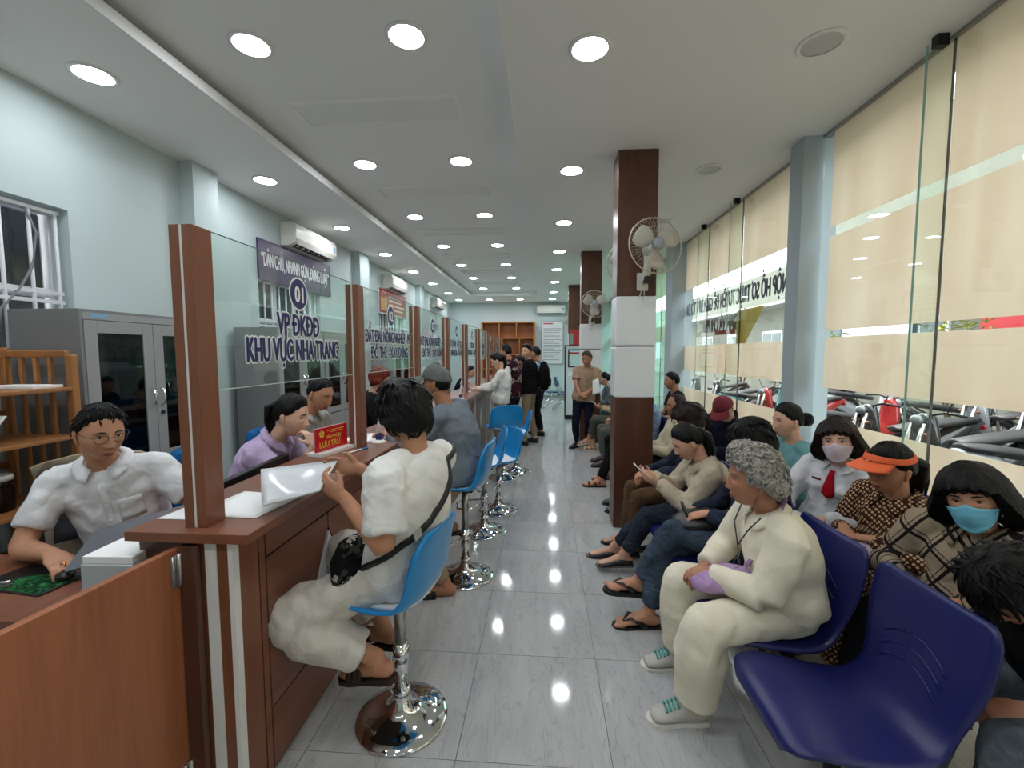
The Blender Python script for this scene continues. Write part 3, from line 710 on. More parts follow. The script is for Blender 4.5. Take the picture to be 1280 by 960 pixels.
MB().box(-.06, .05, -.008, .008, 0, .008).build('body', STEEL, stp, bevel=.002)
MB().sweep([(.0, 0, .008), (.012, 0, .03), (-.005, 0, .045)], .006).sweep([(.0, 0, .012), (.05, 0, .018)], .006).build('lever', CHROME, stp, True)
for k, (x, y, r) in enumerate(((-2.06, 1.36, .05), (-2.09, 1.33, .35))):
    t = thing('blue_pen', ('blue pen lying by the mouse pad, nearer the pad', 'blue pen lying by the mouse pad, nearer the frame edge')[k], 'pen', (x, y, .728), r)
    MB().cyl((-.07, 0, 0), (.03, 0, 0), .007, 8).build('barrel', pm('pen_blue2', (46, 84, 150), .3), t, True)
    MB().cyl((.03, 0, 0), (.075, 0, 0), .0085, 8).build('cap', pm('pen_blue3', (60, 110, 190), .3), t, True)
t = thing('marker', 'white marker lying on the desk behind the gate top', 'pen', (-1.56, 1.225, .728), .5)
MB().cyl((-.075, 0, 0), (.01, 0, 0), .006, 8).build('barrel', pm('marker_grey', (190, 186, 182), .4), t, True)
MB().cyl((.01, 0, 0), (.07, 0, 0), .008, 8).build('cap', WHITEP, t, True)

# ------------------------------------------------------------------ cabinets
GREYM = pm('grey_painted_steel', (132, 134, 135), .45, .1); GREYD = pm('grey_steel_door', (158, 161, 160), .45, .1)
CABG = glass('cabinet_glass', (.42, .47, .47), 1.0)
def cabinet(y0, w, label, sticker=False):
    t = thing('steel_cabinet', label, 'cabinet', (-2.72, y0, 0))
    d, h = .46, 1.83
    MB().box(-d, 0, 0, .018, 0, h).build('side_panel', GREYM, t, bevel=.002)
    MB().box(-d, 0, w-.018, w, 0, h).build('side_panel', GREYM, t, bevel=.002)
    MB().box(-d, -d+.012, .018, w-.018, 0, h).build('back_panel', GREYM, t)
    MB().box(-d, 0, .018, w-.018, h-.018, h).build('top_panel', GREYM, t)
    MB().box(-.02, .002, .018, w-.018, h-.06, h-.018).build('header', GREYD, t)
    MB().box(-d+.012, -.02, .018, w-.018, .0, .03).build('bottom_panel', GREYM, t)
    for z in (.78, 1.10, 1.45): MB().box(-d+.012, -.03, .018, w-.018, z, z+.018).build('shelf', GREYD, t)
    for k in range(2):
        a, b = .018+k*(w-.036)/2+.002, .018+(k+1)*(w-.036)/2-.002
        z0, z1 = .80, h-.065; bw = .075
        dr = MB().box(-.015, .005, a, a+bw, z0, z1).box(-.015, .005, b-bw, b, z0, z1).box(-.015, .005, a+bw, b-bw, z0, z0+bw).box(-.015, .005, a+bw, b-bw, z1-bw, z1).build('glass_door', GREYD, t, bevel=.002)
        MB().box(-.006, -.003, a+bw, b-bw, z0+bw, z1-bw).build('door_pane', CABG, dr)
        hy = b-.035 if k == 0 else a+.035
        MB().sweep([(.005, hy, 1.20), (.03, hy, 1.215), (.034, hy, 1.26), (.03, hy, 1.305), (.005, hy, 1.32)], .007, n=8).build('handle', CHROME, dr, True)
        if k: MB().cyl((.004, a+.035, 1.15), (.02, a+.035, 1.15), .012, 10).build('lock', BLACKP, dr, True)
        for q in range(2):
            z0, z1 = (.42, .785) if q else (.04, .41)
            df = MB().box(-.015, .004, a, b, z0, z1).build('lower_door', GREYD, t, bevel=.003)
    if sticker: MB().box(.002, .0035, .06, .17, h-.05, h-.02).build('sticker', pm('pale_blue_label', (130, 176, 200), .5), t)
    return t
cabinet(2.38, .95, 'grey steel glass-door cabinet behind the man with glasses', True)
cabinet(4.27, .95, 'first grey glass-door cabinet behind the lettered screen 01')
cabinet(5.23, .95, 'second grey glass-door cabinet behind the man in the grey shirt')
cabinet(7.72, .95, 'far grey cabinet behind the screen lettered 02')
def stack(name, label, x, y, z, n, w, d, cols, cat='documents', th=.03, jit=.02):
    t = thing(name, label, cat, (x, y, z)); zz = 0
    for k in range(n):
        h = th*random.uniform(.6, 1.3); jx, jy = random.uniform(-jit, jit), random.uniform(-jit, jit)
        MB().box(-d/2+jx, d/2+jx, -w/2+jy, w/2+jy, zz, zz+h-.001).build('folder', random.choice(cols), t, bevel=.002); zz += h
BLUEF = pm('blue_folder', (44, 96, 140), .5); DARKF = pm('dark_folder', (40, 44, 52), .6); WHF = pm('white_folder', (196, 200, 198), .6); GRNF = pm('olive_folder', (120, 126, 70), .6)
stack('folder_stack', 'stack of blue folders on the middle shelf, left door of the nearest cabinet', -2.92, 2.62, 1.118, 5, .32, .28, [BLUEF, BLUEF, DARKF])
stack('folder_stack', 'stack of dark and olive folders on the middle shelf, right door of the nearest cabinet', -2.92, 3.08, 1.118, 5, .34, .28, [BLUEF, GRNF, DARKF])
stack('folder_stack', 'white papers on the upper shelf of the nearest cabinet', -2.92, 2.60, 1.468, 2, .3, .28, [WHF], th=.02)
stack('folder_stack', 'dark folders on the lowest glass shelf of the nearest cabinet', -2.92, 2.68, .798, 5, .5, .28, [DARKF, BLUEF, WHF])
stack('folder_stack', 'dark folders in the first cabinet behind screen 01', -2.92, 4.75, 1.118, 5, .6, .28, [DARKF, WHF, DARKF])
stack('folder_stack', 'dark folders on a shelf of the second cabinet behind screen 01', -2.92, 5.7, 1.118, 5, .6, .28, [DARKF, BLUEF, WHF])
stack('folder_stack', 'papers on the upper shelf of the second cabinet behind screen 01', -2.92, 5.7, 1.468, 3, .6, .28, [WHF, DARKF])

# wooden shelf at far left, with jars
sh = thing('wooden_shelf', 'light brown wooden shelf with slatted back at the far left', 'shelf', (-3.02, 2.10, 0))
for y in (-.58, .2):
    MB().box(.30, .345, y-.02, y+.02, 0, 1.56).build('upright', WOODO, sh, bevel=.008)
    MB().box(-.12, -.075, y-.02, y+.02, 0, 1.60).build('upright', WOODO, sh, bevel=.008)
    MB().box(-.075, .30, y-.018, y+.018, 1.545, 1.585).build('top_rail', WOODO, sh, bevel=.008)
    for k in range(3): MB().box(.0+k*.09, .022+k*.09, y-.01, y+.01, .1, 1.55).build('side_slat', WOODO, sh, bevel=.003)
for z in (.42, .74, 1.10, 1.375): MB().box(-.10, .34, -.58, .2, z-.022, z).build('shelf_board', WOODO, sh, bevel=.004)
for z in (.9, 1.2, 1.5): MB().box(-.12, -.09, -.58, .2, z, z+.04).build('back_rail', WOODO, sh, bevel=.004)
MB().box(-.10, -.08, -.58, .2, 1.54, 1.59).build('back_rail', WOODO, sh, bevel=.004)
BROWNJ = glass('jar_glass', (.55, .48, .44), .8)
def jar(x, y, z, r, h, label):
    t = thing('jar', label, 'jar', (x, y, z))
    MB().lathe([(.0005, 0), (r*.95, 0), (r, .01), (r, h*.85), (r*.9, h), (.0005, h)], n=20).build('glass_body', BROWNJ, t, True)
    MB().lathe([(.0005, .004), (r*.9, .004), (r*.9, h*.7), (.0005, h*.72)], n=16).build('contents', pm('jar_contents', (58, 36, 28), .8), t, True)
    MB().lathe([(.0005, h+.018), (r*.95, h+.018), (r*.97, h+.012), (r*.97, h-.006), (r*.9, h-.006)], n=20).build('lid', WHITEP, t, True)
jar(-2.86, 2.02, .74, .075, .17, 'wide jar with a white lid on the lower shelf of the wooden rack')
jar(-2.78, 2.20, .74, .05, .13, 'small jar with a white lid beside the wide jar')
tag(MB().box(-3.0, -2.72, 2.12, 2.27, 1.375, 1.392).build('book', PAPER, None, bevel=.003), 'thin white book lying on the top board of the wooden rack', 'book')
sheet('crumpled_paper', 'crumpled white and orange wrapping paper on the middle board of the wooden rack', [(-2.94, 1.86, 1.11), (-2.74, 1.90, 1.10), (-2.72, 2.0, 1.25), (-2.92, 1.9, 1.27)], PAPER, 'paper', wav=.05)
tag(MB().prism([(0, 0), (.3, .02), (.28, .22), (.02, .2)], (-2.98, 1.70, .745), (1, 0, 0), (0, 1, 0), (0, 0, .012)).build('envelope', pm('kraft_paper', (176, 146, 104), .8), None), 'brown paper envelope on the lower board of the wooden rack', 'envelope')

# office chairs
BLUEC = cloth('blue_chair_fabric', (24, 88, 140), .2)
def office_chair(loc, rz, label, m):
    t = thing('office_chair', label, 'chair', loc, rz)   # faces +y
    G = np.zeros((9, 8, 3))
    for i, u in enumerate(np.linspace(-1, 1, 9)):
        for j, v in enumerate(np.linspace(0, 1, 8)):
            wd = .21*(1-.25*max(0, v-.55)**1.5*2.2-.15*(1-v)); G[i, j] = (u*wd, -.20-.03*v+.05*u*u-.03*math.sin(PI*v), .58+.40*v-.03*u*u*max(0, v-.6))
    MB().grid(G).build('backrest', m, t, True, solid=.05)
    MB().prism([(-.22, -.2), (.22, -.2), (.24, .0), (.22, .22), (-.22, .22), (-.24, .0)], (0, 0, .42), (1, 0, 0), (0, 1, 0), (0, 0, .07)).build('seat', m, t, bevel=.02)
    MB().sweep([(0, -.1, .40), (0, -.25, .42), (0, -.255, .72)], [.03, .02], .012) if False else MB().sweep([(0, -.1, .405), (0, -.24, .42), (0, -.255, .62)], .02).build('back_post', BLACKP, t, True)
    MB().cyl((0, 0, .1), (0, 0, .42), .028, 12).build('gas_lift', BLACKP, t, True)
    for k in range(5):
        a = k*2*PI/5; lg = MB().sweep([(0, 0, .11), (.28*math.cos(a), .28*math.sin(a), .075)], [.025, .018], n=8).build('leg', BLACKP, t, True)
        MB().ball((.28*math.cos(a), .28*math.sin(a), .033), .03, .03, .032, 8, 6).build('caster', BLACKP, lg, True)
    return t
office_chair((-2.0, 2.56, 0), -PI/2, 'blue fabric office chair between the nearest post and the woman in lavender', BLUEC)
oc = office_chair((-2.30, 1.98, 0), PI+.55, 'chair with a beige jacket over its back, under the man with glasses', cloth('dark_chair_fabric', (50, 50, 54), .2))
BJ = cloth('beige_jacket', (160, 148, 128), .6, 7)
office_chair((-1.98, 3.20, 0), -PI/2, 'office chair under the man in the grey shirt', BLUEC)

# ------------------------------------------------------------------ bar stools
SKY = pm('sky_blue_plastic', (12, 136, 204), .28, coat=.3); PADW = pm('white_seat_pad', (222, 228, 232), .45)
def shell_grid(nu, nv, prof, width, cup, roundb=.0):
    """sheet seat shell: prof(v)->(y,z), width(v), cup(v,u)->extra normal lift"""
    G = np.zeros((nu, nv, 3))
    for j, v in enumerate(np.linspace(0, 1, nv)):
        y, z = prof(v); y2, z2 = prof(min(1, v+.01)); y1, z1 = prof(max(0, v-.01))
        t = nrm(V(y2-y1, z2-z1)); nv_ = V(-t[1], t[0])
        for i, u in enumerate(np.linspace(-1, 1, nu)):
            c = cup(v, u); G[i, j] = (u*width(v), y+nv_[0]*c, z+nv_[1]*c)
    return G
def spline(pts):
    pts = np.asarray(pts, float)
    def f(v):
        x = v*(len(pts)-1); i = min(int(x), len(pts)-2); t = x-i
        p0, p1, p2, p3 = pts[max(i-1, 0)], pts[i], pts[i+1], pts[min(i+2, len(pts)-1)]
        return .5*((2*p1)+(-p0+p2)*t+(2*p0-5*p1+4*p2-p3)*t*t+(-p0+3*p1-3*p2+p3)*t**3)
    return f
def bar_stool(loc, rz, sz, label, group=None):
    """faces +y; sz = seat height"""
    t = thing('bar_stool', label, 'stool', loc, rz)
    MB().lathe([(.0005, 0), (.19, 0), (.195, .006), (.19, .012), (.14, .022), (.08, .042), (.045, .075), (.036, .11), (.034, .12), (.0005, .12)], n=36).build('base', CHROME, t, True)
    MB().cyl((0, 0, .11), (0, 0, .135), .036, 20).build('collar', CHROME, t, True)
    MB().cyl((0, 0, .12), (0, 0, .34), .029, 18).build('lower_tube', CHROME, t, True)
    MB().cyl((0, 0, .34), (0, 0, sz-.03), .025, 18).build('upper_tube', STEEL, t, True)
    zf = .30
    MB().tube([(-.02, .02, zf-.02), (-.10, .09, zf-.05), (-.125, .17, zf-.06), (-.06, .235, zf-.06), (.06, .235, zf-.06), (.125, .17, zf-.06), (.10, .09, zf-.05), (.02, .02, zf-.02)], .009, 8).build('footrest', CHROME, t, True)
    MB().cyl((0, 0, zf-.04), (0, 0, zf+.02), .034, 16).build('footrest_clamp', CHROME, t, True)
    MB().box(-.07, .07, -.07, .07, sz-.035, sz-.012).build('swivel_plate', BLACKP, t, bevel=.004)
    MB().cyl((.03, 0, sz-.03), (.17, .02, sz-.05), .005, 6).build('lever', CHROME, t, True)
    pr = spline([(.195, sz-.012), (.17, sz+.012), (.08, sz-.002), (-.04, sz-.008), (-.115, sz+.01), (-.16, sz+.08), (-.175, sz+.18), (-.19, sz+.27), (-.198, sz+.315)])
    wd = spline([(.13,), (.18,), (.215,), (.22,), (.215,), (.205,), (.205,), (.19,), (.12,)])
    cp = lambda v, u: -(.045*abs(u)**3)*(.25+.75*math.sin(PI*min(1, v*1.1)))
    MB().grid(shell_grid(13, 22, pr, lambda v: float(wd(v)[0]), cp)).build('seat_shell', SKY, t, True, solid=.012)
    pr2 = spline([(.16, sz+.016), (.08, sz+.010), (-.02, sz+.006), (-.10, sz+.014), (-.135, sz+.032)])
    MB().grid(shell_grid(11, 8, pr2, lambda v: .145+.02*math.sin(PI*v), lambda v, u: -.016*abs(u)**3+.006*(abs(2*v-1)**4))).build('seat_pad', PADW, t, True, solid=.014)
    return t
bar_stool((-.605, 1.73, 0), math.radians(80), .565, 'nearest blue bar stool with round chrome base, under the youth in white')
bar_stool((-.545, 2.925, 0), PI/2-.1, .655, 'second blue bar stool, under the man in the grey cap')
bar_stool((-.52, 3.70, 0), PI/2+.2, .60, 'blue bar stool just behind the man in the grey cap, mostly hidden')
bar_stool((-.45, 4.22, 0), PI/2+.55, .50, 'empty blue bar stool with a white pad turned towards the viewer')
bar_stool((-.50, 5.35, 0), .35, .62, 'blue bar stool showing the back of its shell, before the girl in white')
bar_stool((-.36, 5.62, 0), PI/2+.1, .50, 'blue bar stool seen side-on, farthest along the counter before the standing people')
bar_stool((-.52, 7.55, 0), PI/2, .72, 'far blue bar stool between the girl in the hoodie and the man with the backpack')

# ------------------------------------------------------------------ waiting benches
ROYAL = pm('royal_blue_plastic', (24, 30, 92), .36); BENCHF = pm('black_bench_steel', (24, 24, 26), .35, .5)
def seat_mesh():
    pr = spline([(.245, .375), (.235, .415), (.15, .428), (.02, .412), (-.10, .405), (-.165, .43), (-.20, .49), (-.225, .57), (-.245, .66), (-.265, .755), (-.275, .80), (-.285, .805)])
    wd = spline([(.150,), (.205,), (.226,), (.222,), (.208,), (.192,), (.188,), (.205,), (.222,), (.222,), (.205,), (.185,)])
    def cp(v, u): return .03*abs(u)**3*math.sin(PI*min(1, v*1.05)) + (-.012*abs(u)**8)*min(1, 4*(1-v))*min(1, 4*v)
    global rib_on
    def rib_on(u, v, lift):
        y, z = pr(v); y2, z2 = pr(v+.01); y1, z1 = pr(v-.01); t_ = nrm(V(y2-y1, z2-z1)); c = cp(v, u)+lift
        return V(u*float(wd(v)[0]), y-t_[1]*0+(-t_[1])*c, z+t_[0]*c)
    return MB().grid(shell_grid(15, 30, pr, lambda v: float(wd(v)[0]), cp)).mesh('seat_shell')
SEATM = seat_mesh(); SEATM.materials.append(ROYAL)
rib = MB()
for k in range(3):
    rib.tube([rib_on(u_, .60+.045*k+.05*(1-(u_/.55)**2)-.02, -.0065) for u_ in np.linspace(-.55, .55, 9)], .0045, 6)
RIBM = rib.mesh('back_ribs'); RIBM.materials.append(ROYAL)
def bench(x, ys, label, rz=PI/2):
    c = sum(ys)/len(ys); t = thing('waiting_bench', label, 'bench', (x, c, 0), rz)
    L = max(ys)-min(ys)
    MB().box(-L/2-.2, L/2+.2, -.02, .03, .335, .385).build('beam', BENCHF, t, bevel=.004)
    for e in (-L/2, L/2):
        MB().sweep([(e, .0, .34), (e, .0, .05)], [.025, .025], n=8).build('post', BENCHF, t, True)
        MB().sweep([(e, .22, .02), (e, .0, .06), (e, -.22, .02)], .02, n=8).build('leg', BENCHF, t, True)
    for y in ys:
        s = link('seat_shell', SEATM, None, t, solid=.012, loc=(y-c, 0, 0)); s.data = SEATM
        r = link('back_ribs', RIBM, None, s)
        MB().box(-.08, .08, -.10, .12, .385, .402).build('seat_bracket', BENCHF, s)
    return t
bench(.96, [1.43, 1.92, 2.42, 2.91, 3.40], 'front row royal-blue bench with the empty seat nearest the viewer and the woman in cream')
bench(1.14, [4.35, 4.80, 5.25, 5.70, 6.15], 'front row blue bench behind the nearest column')
bench(1.18, [6.68, 7.10], 'front row blue bench under the woman with white sandals')
bench(1.18, [8.15, 8.62], 'farthest front row blue bench, beyond the second column')
bench(1.74, [1.36, 1.80, 2.24, 2.68, 3.20], 'rear row blue bench along the glass, under the women with masks and the visor')
bench(1.74, [4.35, 4.85, 5.35, 5.80, 6.15], 'rear row blue bench along the glass, under the man in the burgundy cap')

# ------------------------------------------------------------------ back of the hall
bs = thing('bookcase', 'big orange-brown wooden bookcase with cubby holes against the back wall', 'bookcase', (-1.22, YB, 0))
zz = [0, .5, 1.0, 1.5, 2.05, 2.58]; ORW = wood('orange_shelf_wood', (182, 116, 58), 2, .4); ORD = wood('orange_back_wood', (150, 92, 48), 2, .5)
MB().box(-.86, .86, -.03, -.01, 0, 2.58).build('back_board', ORD, bs)
for z in zz: MB().box(-.86, .86, -.32, -.03, max(0, z-.02), z+.02).build('shelf_board', ORW, bs)
for x in (-.88, .88): MB().box(x-.025, x+.025, -.33, -.01, 0, 2.60).build('side_board', ORW, bs, bevel=.003)
for k, z in enumerate(zz[:-1]):
    for x in (-.3, .28): 
        MB().box(x-.015+.1*((k % 2)), x+.015+.1*((k % 2)), -.31, -.03, z+.02, zz[k+1]-.02).build('divider', ORW, bs)
ch = thing('notice_chart', 'tall white notice chart with a red heading and grey lines on the back wall', 'poster', (.27, YB-.012, 1.90))
MB().box(-.37, .37, -.01, .01, -.72, .72).build('board', pm('chart_white', (222, 224, 226), .4), ch)
f_ = MB()
for a in ((-.38, .38, .71, .74), (-.38, .38, -.74, -.71), (-.38, -.35, -.71, .71), (.35, .38, -.71, .71)): f_.box(a[0], a[1], -.018, .01, a[2], a[3])
f_.build('frame', pm('chart_frame', (168, 172, 176), .3, .5), ch)
MB().box(-.31, .02, -.0118, -.0098, .62, .66).build('red_heading', pm('red_print', (176, 40, 50), .5), ch)
tl = MB(); tl.box(-.1, .22, -.0118, -.0098, .55, .57)
for k in range(18):
    z = .47-k*.062; tl.box(-.30, .30-(.22 if k % 4 == 3 else .03*(k % 3)), -.0118, -.0098, z-.011, z+.011)
tl.build('small_text_line', pm('grey_print', (140, 142, 148), .6), ch)
FCB = pm('folding_chair_blue', (30, 74, 120), .5)
def folding_chair(loc, rz, label):
    t = thing('folding_chair', label, 'chair', loc, rz)   # faces +y
    for sx in (-.2, .2):
        MB().tube([(sx, .24, .02), (sx, -.05, .44), (sx, -.22, .70), (sx, -.26, .88)], .011, 8).build('front_tube', CHROME, t, True)
        MB().tube([(sx*.9, -.27, .02), (sx*.9, .18, .44)], .011, 8).build('rear_tube', CHROME, t, True)
    MB().tube([(-.18, -.27, .02), (.18, -.27, .02)], .01, 6).build('cross_tube', CHROME, t, True)
    MB().prism([(-.2, -.16), (.2, -.16), (.2, .22), (.16, .25), (-.16, .25), (-.2, .22)], (0, 0, .435), (1, 0, 0), (0, 1, 0), (0, 0, .035)).build('seat', FCB, t, bevel=.01)
    MB().prism([(-.19, 0), (.19, 0), (.19, .2), (.14, .25), (-.14, .25), (-.19, .2)], (0, -.20, .64), (1, 0, 0), (0, -.17, .98), (0, .03, .005)).build('backrest', FCB, t, bevel=.01)
    return t
folding_chair((.22, 12.3, 0), -PI/2+.3, 'blue folding chair left of the pair by the kiosk')
folding_chair((.55, 12.2, 0), -PI/2+.2, 'blue folding chair right of the pair, close to the kiosk')
folding_chair((.50, 11.75, 0), -PI/2, 'blue folding chair in front of the pair, partly behind the kiosk')
kk = thing('kiosk', 'white information kiosk with a black edge and a red-topped screen notice', 'kiosk', (.70, 10.4, 0))
MB().box(-.20, .22, -.2, .2, .10, 1.72).build('cabinet_body', pm('kiosk_white', (206, 210, 212), .35), kk, bevel=.01)
MB().box(-.205, .225, -.205, .205, .0, .10).build('plinth', BLACKP, kk)
MB().box(-.215, -.198, -.206, .206, .0, 1.73).box(-.215, .22, -.206, .206, 1.715, 1.735).build('edge_trim', BLACKP, kk)
nt = MB().box(-.15, .2, -.212, -.2, 1.22, 1.64).build('notice_frame', BLACKP, kk, bevel=.004)
MB().box(-.12, .17, -.216, -.211, 1.25, 1.61).build('notice', pm('pale_mint_print', (190, 220, 214), .4), nt)
MB().box(-.12, .17, -.2175, -.2155, 1.53, 1.57).build('red_band', pm('red_print', (176, 40, 50), .5), nt)
MB().box(-.14, .05, -.206, -.2, 1.02, 1.10).build('white_label', PAPER, kk)
text_on('lettering', 'i 24', pm('red_print', (176, 40, 50), .5), kk, (-.05, -.2065, 1.06), (1, 0, 0), (0, 0, 1), .06)
rp = thing('red_poster', 'small red poster with a grey picture on the farthest column', 'poster', (.75, 11.24, 1.93))
MB().box(-.13, .17, -.008, .0, -.22, .22).build('sheet', pm('red_print2', (176, 44, 46), .4), rp)
MB().box(-.11, -.02, -.0095, -.0078, -.16, .12).build('picture', pm('grey_green_print', (130, 150, 140), .5), rp)

# ================================================================== OUTSIDE THE GLASS
struct('floor_outside', MB().box(XR+.15, 30, -20, 40, -.12, -.06), pm('asphalt', (86, 84, 80), .9, vary=.15, vscale=3))
bd = thing('building', 'plain grey building wall across the street beyond the glass', 'building', (9.5, 4, -.06))
MB().box(0, .3, 11.6, 46, 0, 5.0).build('wall', pm('facade_grey', (112, 116, 104), .8, vary=.12, vscale=1), bd)
MB().box(0, .3, -14, 11.6, 0, 7.5).build('wall', pm('facade_grey', (112, 116, 104), .8, vary=.12, vscale=1), bd)
for k in range(15):
    yy = -11+3.6*k
    f = MB().box(-.06, .02, yy, yy+1.6, 1.1, 2.5).build('window', pm('facade_frame', (204, 210, 208), .5), bd)
    MB().box(-.08, -.05, yy+.1, yy+.75, 1.2, 2.4).build('pane', pm('facade_glass', (60, 80, 84), .1), f)
    MB().box(-.08, -.05, yy+.85, yy+1.5, 1.2, 2.4).build('pane', pm('facade_glass', (60, 80, 84), .1), f)
MB().box(-.9, .0, -14, 46, 3.4, 3.5).build('canopy', pm('facade_canopy', (176, 180, 180), .6), bd)
tag(MB().box(9.30, 9.36, 8.6, 10.1, 1.95, 2.45).build('banner', pm('red_banner', (190, 36, 44), .6), None), 'red banner across the street, seen through the thin clear band of the near glass', 'banner')
tag(MB().box(9.30, 9.36, 11.9, 14.4, 1.9, 2.5).build('signboard', pm('white_signboard', (232, 234, 236), .6), None), 'plain white board across the street, seen through the thin clear band', 'board')
def shrub(loc, r, h, label):
    t = thing('shrub', label, 'plant', loc); mb = MB(); rnd = random.Random(int(loc[1]*100))
    for k in range(260):
        a, q, z = rnd.uniform(0, 2*PI), r*math.sqrt(rnd.random()), h*(.35+.65*rnd.random()); c = V(q*math.cos(a), q*math.sin(a), z)
        d = nrm(V(rnd.gauss(0, 1), rnd.gauss(0, 1), rnd.gauss(0, .6))); e = nrm(np.cross(d, V(.3, .2, 1))); s_ = .09
        mb.add([c-d*s_, c+e*s_*.4, c+d*s_, c-e*s_*.4], [(0, 1, 2, 3)])
    tag(mb.build('foliage', pm('yellow_green_leaf', (150, 156, 52), .7), t), kind='stuff')
    st = MB()
    for k in range(5):
        a = k*1.3; st.tube([(0, 0, 0), (r*.3*math.cos(a), r*.3*math.sin(a), h*.5), (r*.6*math.cos(a), r*.6*math.sin(a), h*.9)], .02, 5)
    st.build('stem', pm('bark', (90, 70, 50), .9), t)
shrub((8.6, 13.7, -.06), .6, 2.2, 'yellow-green shrub outside, before the left end of the white board')
shrub((8.6, 9.9, -.06), .6, 2.3, 'yellow-flowered shrub outside beside the red banner')
shrub((8.3, 19., -.06), .9, 2.0, 'shrub far outside beyond the second glass bay')
# motorbikes
TYRE = pm('tyre', (20, 20, 20), .8); SEATB = pm('bike_seat', (26, 26, 28), .5)
BIKEC = [pm('bike_black', (30, 32, 36), .2, coat=.5), pm('bike_red', (150, 34, 36), .2, coat=.5), pm('bike_silver', (160, 164, 168), .25, .3), pm('bike_teal', (60, 120, 124), .2, coat=.5)]
def motorbike(loc, rz, ci, label):
    t = thing('motorbike', label, 'motorbike', loc, rz); bm_ = BIKEC[ci]   # along +y, front at +y
    for y in (-.62, .62):
        w = MB().lathe([(.20, -.045), (.26, -.05), (.29, -.02), (.29, .02), (.26, .05), (.20, .045), (.20, -.045)], (0, y, .29), 24, 0).build('tyre', TYRE, t, True)
        r = MB().lathe([(.205, -.02), (.205, .02), (.185, .02), (.185, -.02), (.205, -.02)], (0, y, .29), 24, 0)
        for k in range(6):
            a = k*PI/3; r.tube([(0, y, .29), (0, y+.19*math.cos(a), .29+.19*math.sin(a))], .012, 5)
        r.build('rim', STEEL, w, True)
    MB().sweep([(0, .30, .40), (0, .0, .36), (0, -.30, .48), (0, -.62, .70), (0, -.86, .78)], [.10, .13, .15, .13, .05], [.10, .10, .14, .10, .04]).build('body', bm_, t, True)
    MB().sweep([(0, .30, .38), (0, .40, .62), (0, .42, .88), (0, .40, .98)], [.14, .19, .15, .08], [.04, .05, .07, .06]).build('leg_shield', bm_, t, True)
    MB().sweep([(0, .86, .50), (0, .72, .61), (0, .50, .60)], [.05, .08, .06], .03).build('front_fender', bm_, t, True)
    MB().sweep([(0, .12, .70), (0, -.15, .74), (0, -.55, .80), (0, -.80, .83)], [.10, .14, .13, .08], [.04, .05, .05, .03]).build('seat', SEATB, t, True)
    for sx in (-1, 1):
        MB().tube([(sx*.07, .48, .90), (sx*.07, .63, .29)], .022, 6).build('fork', STEEL, t, True)
        MB().tube([(sx*.02, .42, .98), (sx*.20, .40, 1.03), (sx*.34, .32, 1.01)], .014, 6).build('handlebar', BLACKP, t, True)
        m = MB().tube([(sx*.22, .40, 1.03), (sx*.30, .42, 1.16)], .006, 5).build('mirror_stalk', BLACKP, t, True)
        MB().ball((sx*.31, .42, 1.20), .055, .012, .04, 10, 6).build('mirror', BLACKP, m, True)
        MB().ball((sx*.12, .50, .80), .022, .022, .018, 8, 6).build('indicator', pm('amber', (120, 70, 40), .3), t, True)
    MB().ball((0, .50, .93), .07, .05, .055, 12, 8).build('headlight', pm('headlight_glass', (120, 126, 130), .05, .3), t, True)
    MB().ball((0, -.86, .74), .07, .03, .04, 10, 6).build('tail_light', pm('tail_red', (170, 20, 24), .2), t, True)
    MB().sweep([(.15, .05, .30), (.16, -.35, .32), (.17, -.75, .40)], [.03, .05, .05]).build('exhaust', CHROME, t, True)
    MB().ball((0, .0, .30), .16, .2, .14, 10, 6).build('engine', STEEL, t, True)
    return t
rb = random.Random(3)
bike_words = ['black', 'red', 'silver', 'teal']
spots_ = [(4.3, 6.3, 1), (4.3, 5.5, 0), (4.3, 4.7, 0), (4.3, 3.9, 2), (4.3, 3.1, 0), (4.3, 2.3, 0), (6.4, 7.3, 0), (6.4, 6.5, 2), (6.4, 5.7, 0), (6.4, 4.9, 0), (6.4, 4.1, 1), (4.3, 7.9, 1), (4.3, 8.9, 3), (4.3, 10.0, 0), (4.3, 11.4, 0), (6.4, 9.2, 2), (6.4, 10.6, 0)]
protos = {}; seq = {}
for k, (x, y, ci) in enumerate(spots_):
    row = 'front' if x < 4.5 else 'rear'; far = y > 7.4 if x < 4.5 else y > 8
    lb = '%s motorbike parked outside, %s from left in the %s row behind the %s glass bay' % (bike_words[ci], ['first', 'second', 'third', 'fourth', 'fifth', 'sixth', 'seventh', 'eighth'][seq.setdefault((row, far), -1)+1], row, 'second' if far else 'near'); seq[(row, far)] += 1
    rz = -PI/2+rb.uniform(-.08, .08)+(PI if k % 3 else 0)
    if ci in protos: dup(protos[ci], (x, y, -.06), rz, lb, 'motorbikes parked outside')
    else: protos[ci] = motorbike((x, y, -.06), rz, ci, lb); protos[ci]['group'] = 'motorbikes parked outside'
# yard behind the left windows; wall added to keep their view dark
struct('wall_outside_added', MB().box(-6.2, -6.0, -6, 18, 0, 4.5), pm('added_yard_wall', (120, 118, 110), .9))
struct('trim_6', MB().box(-6.0, XL-.22, -6, 18, 2.75, 2.85), pm('yard_awning', (70, 72, 74), .8))

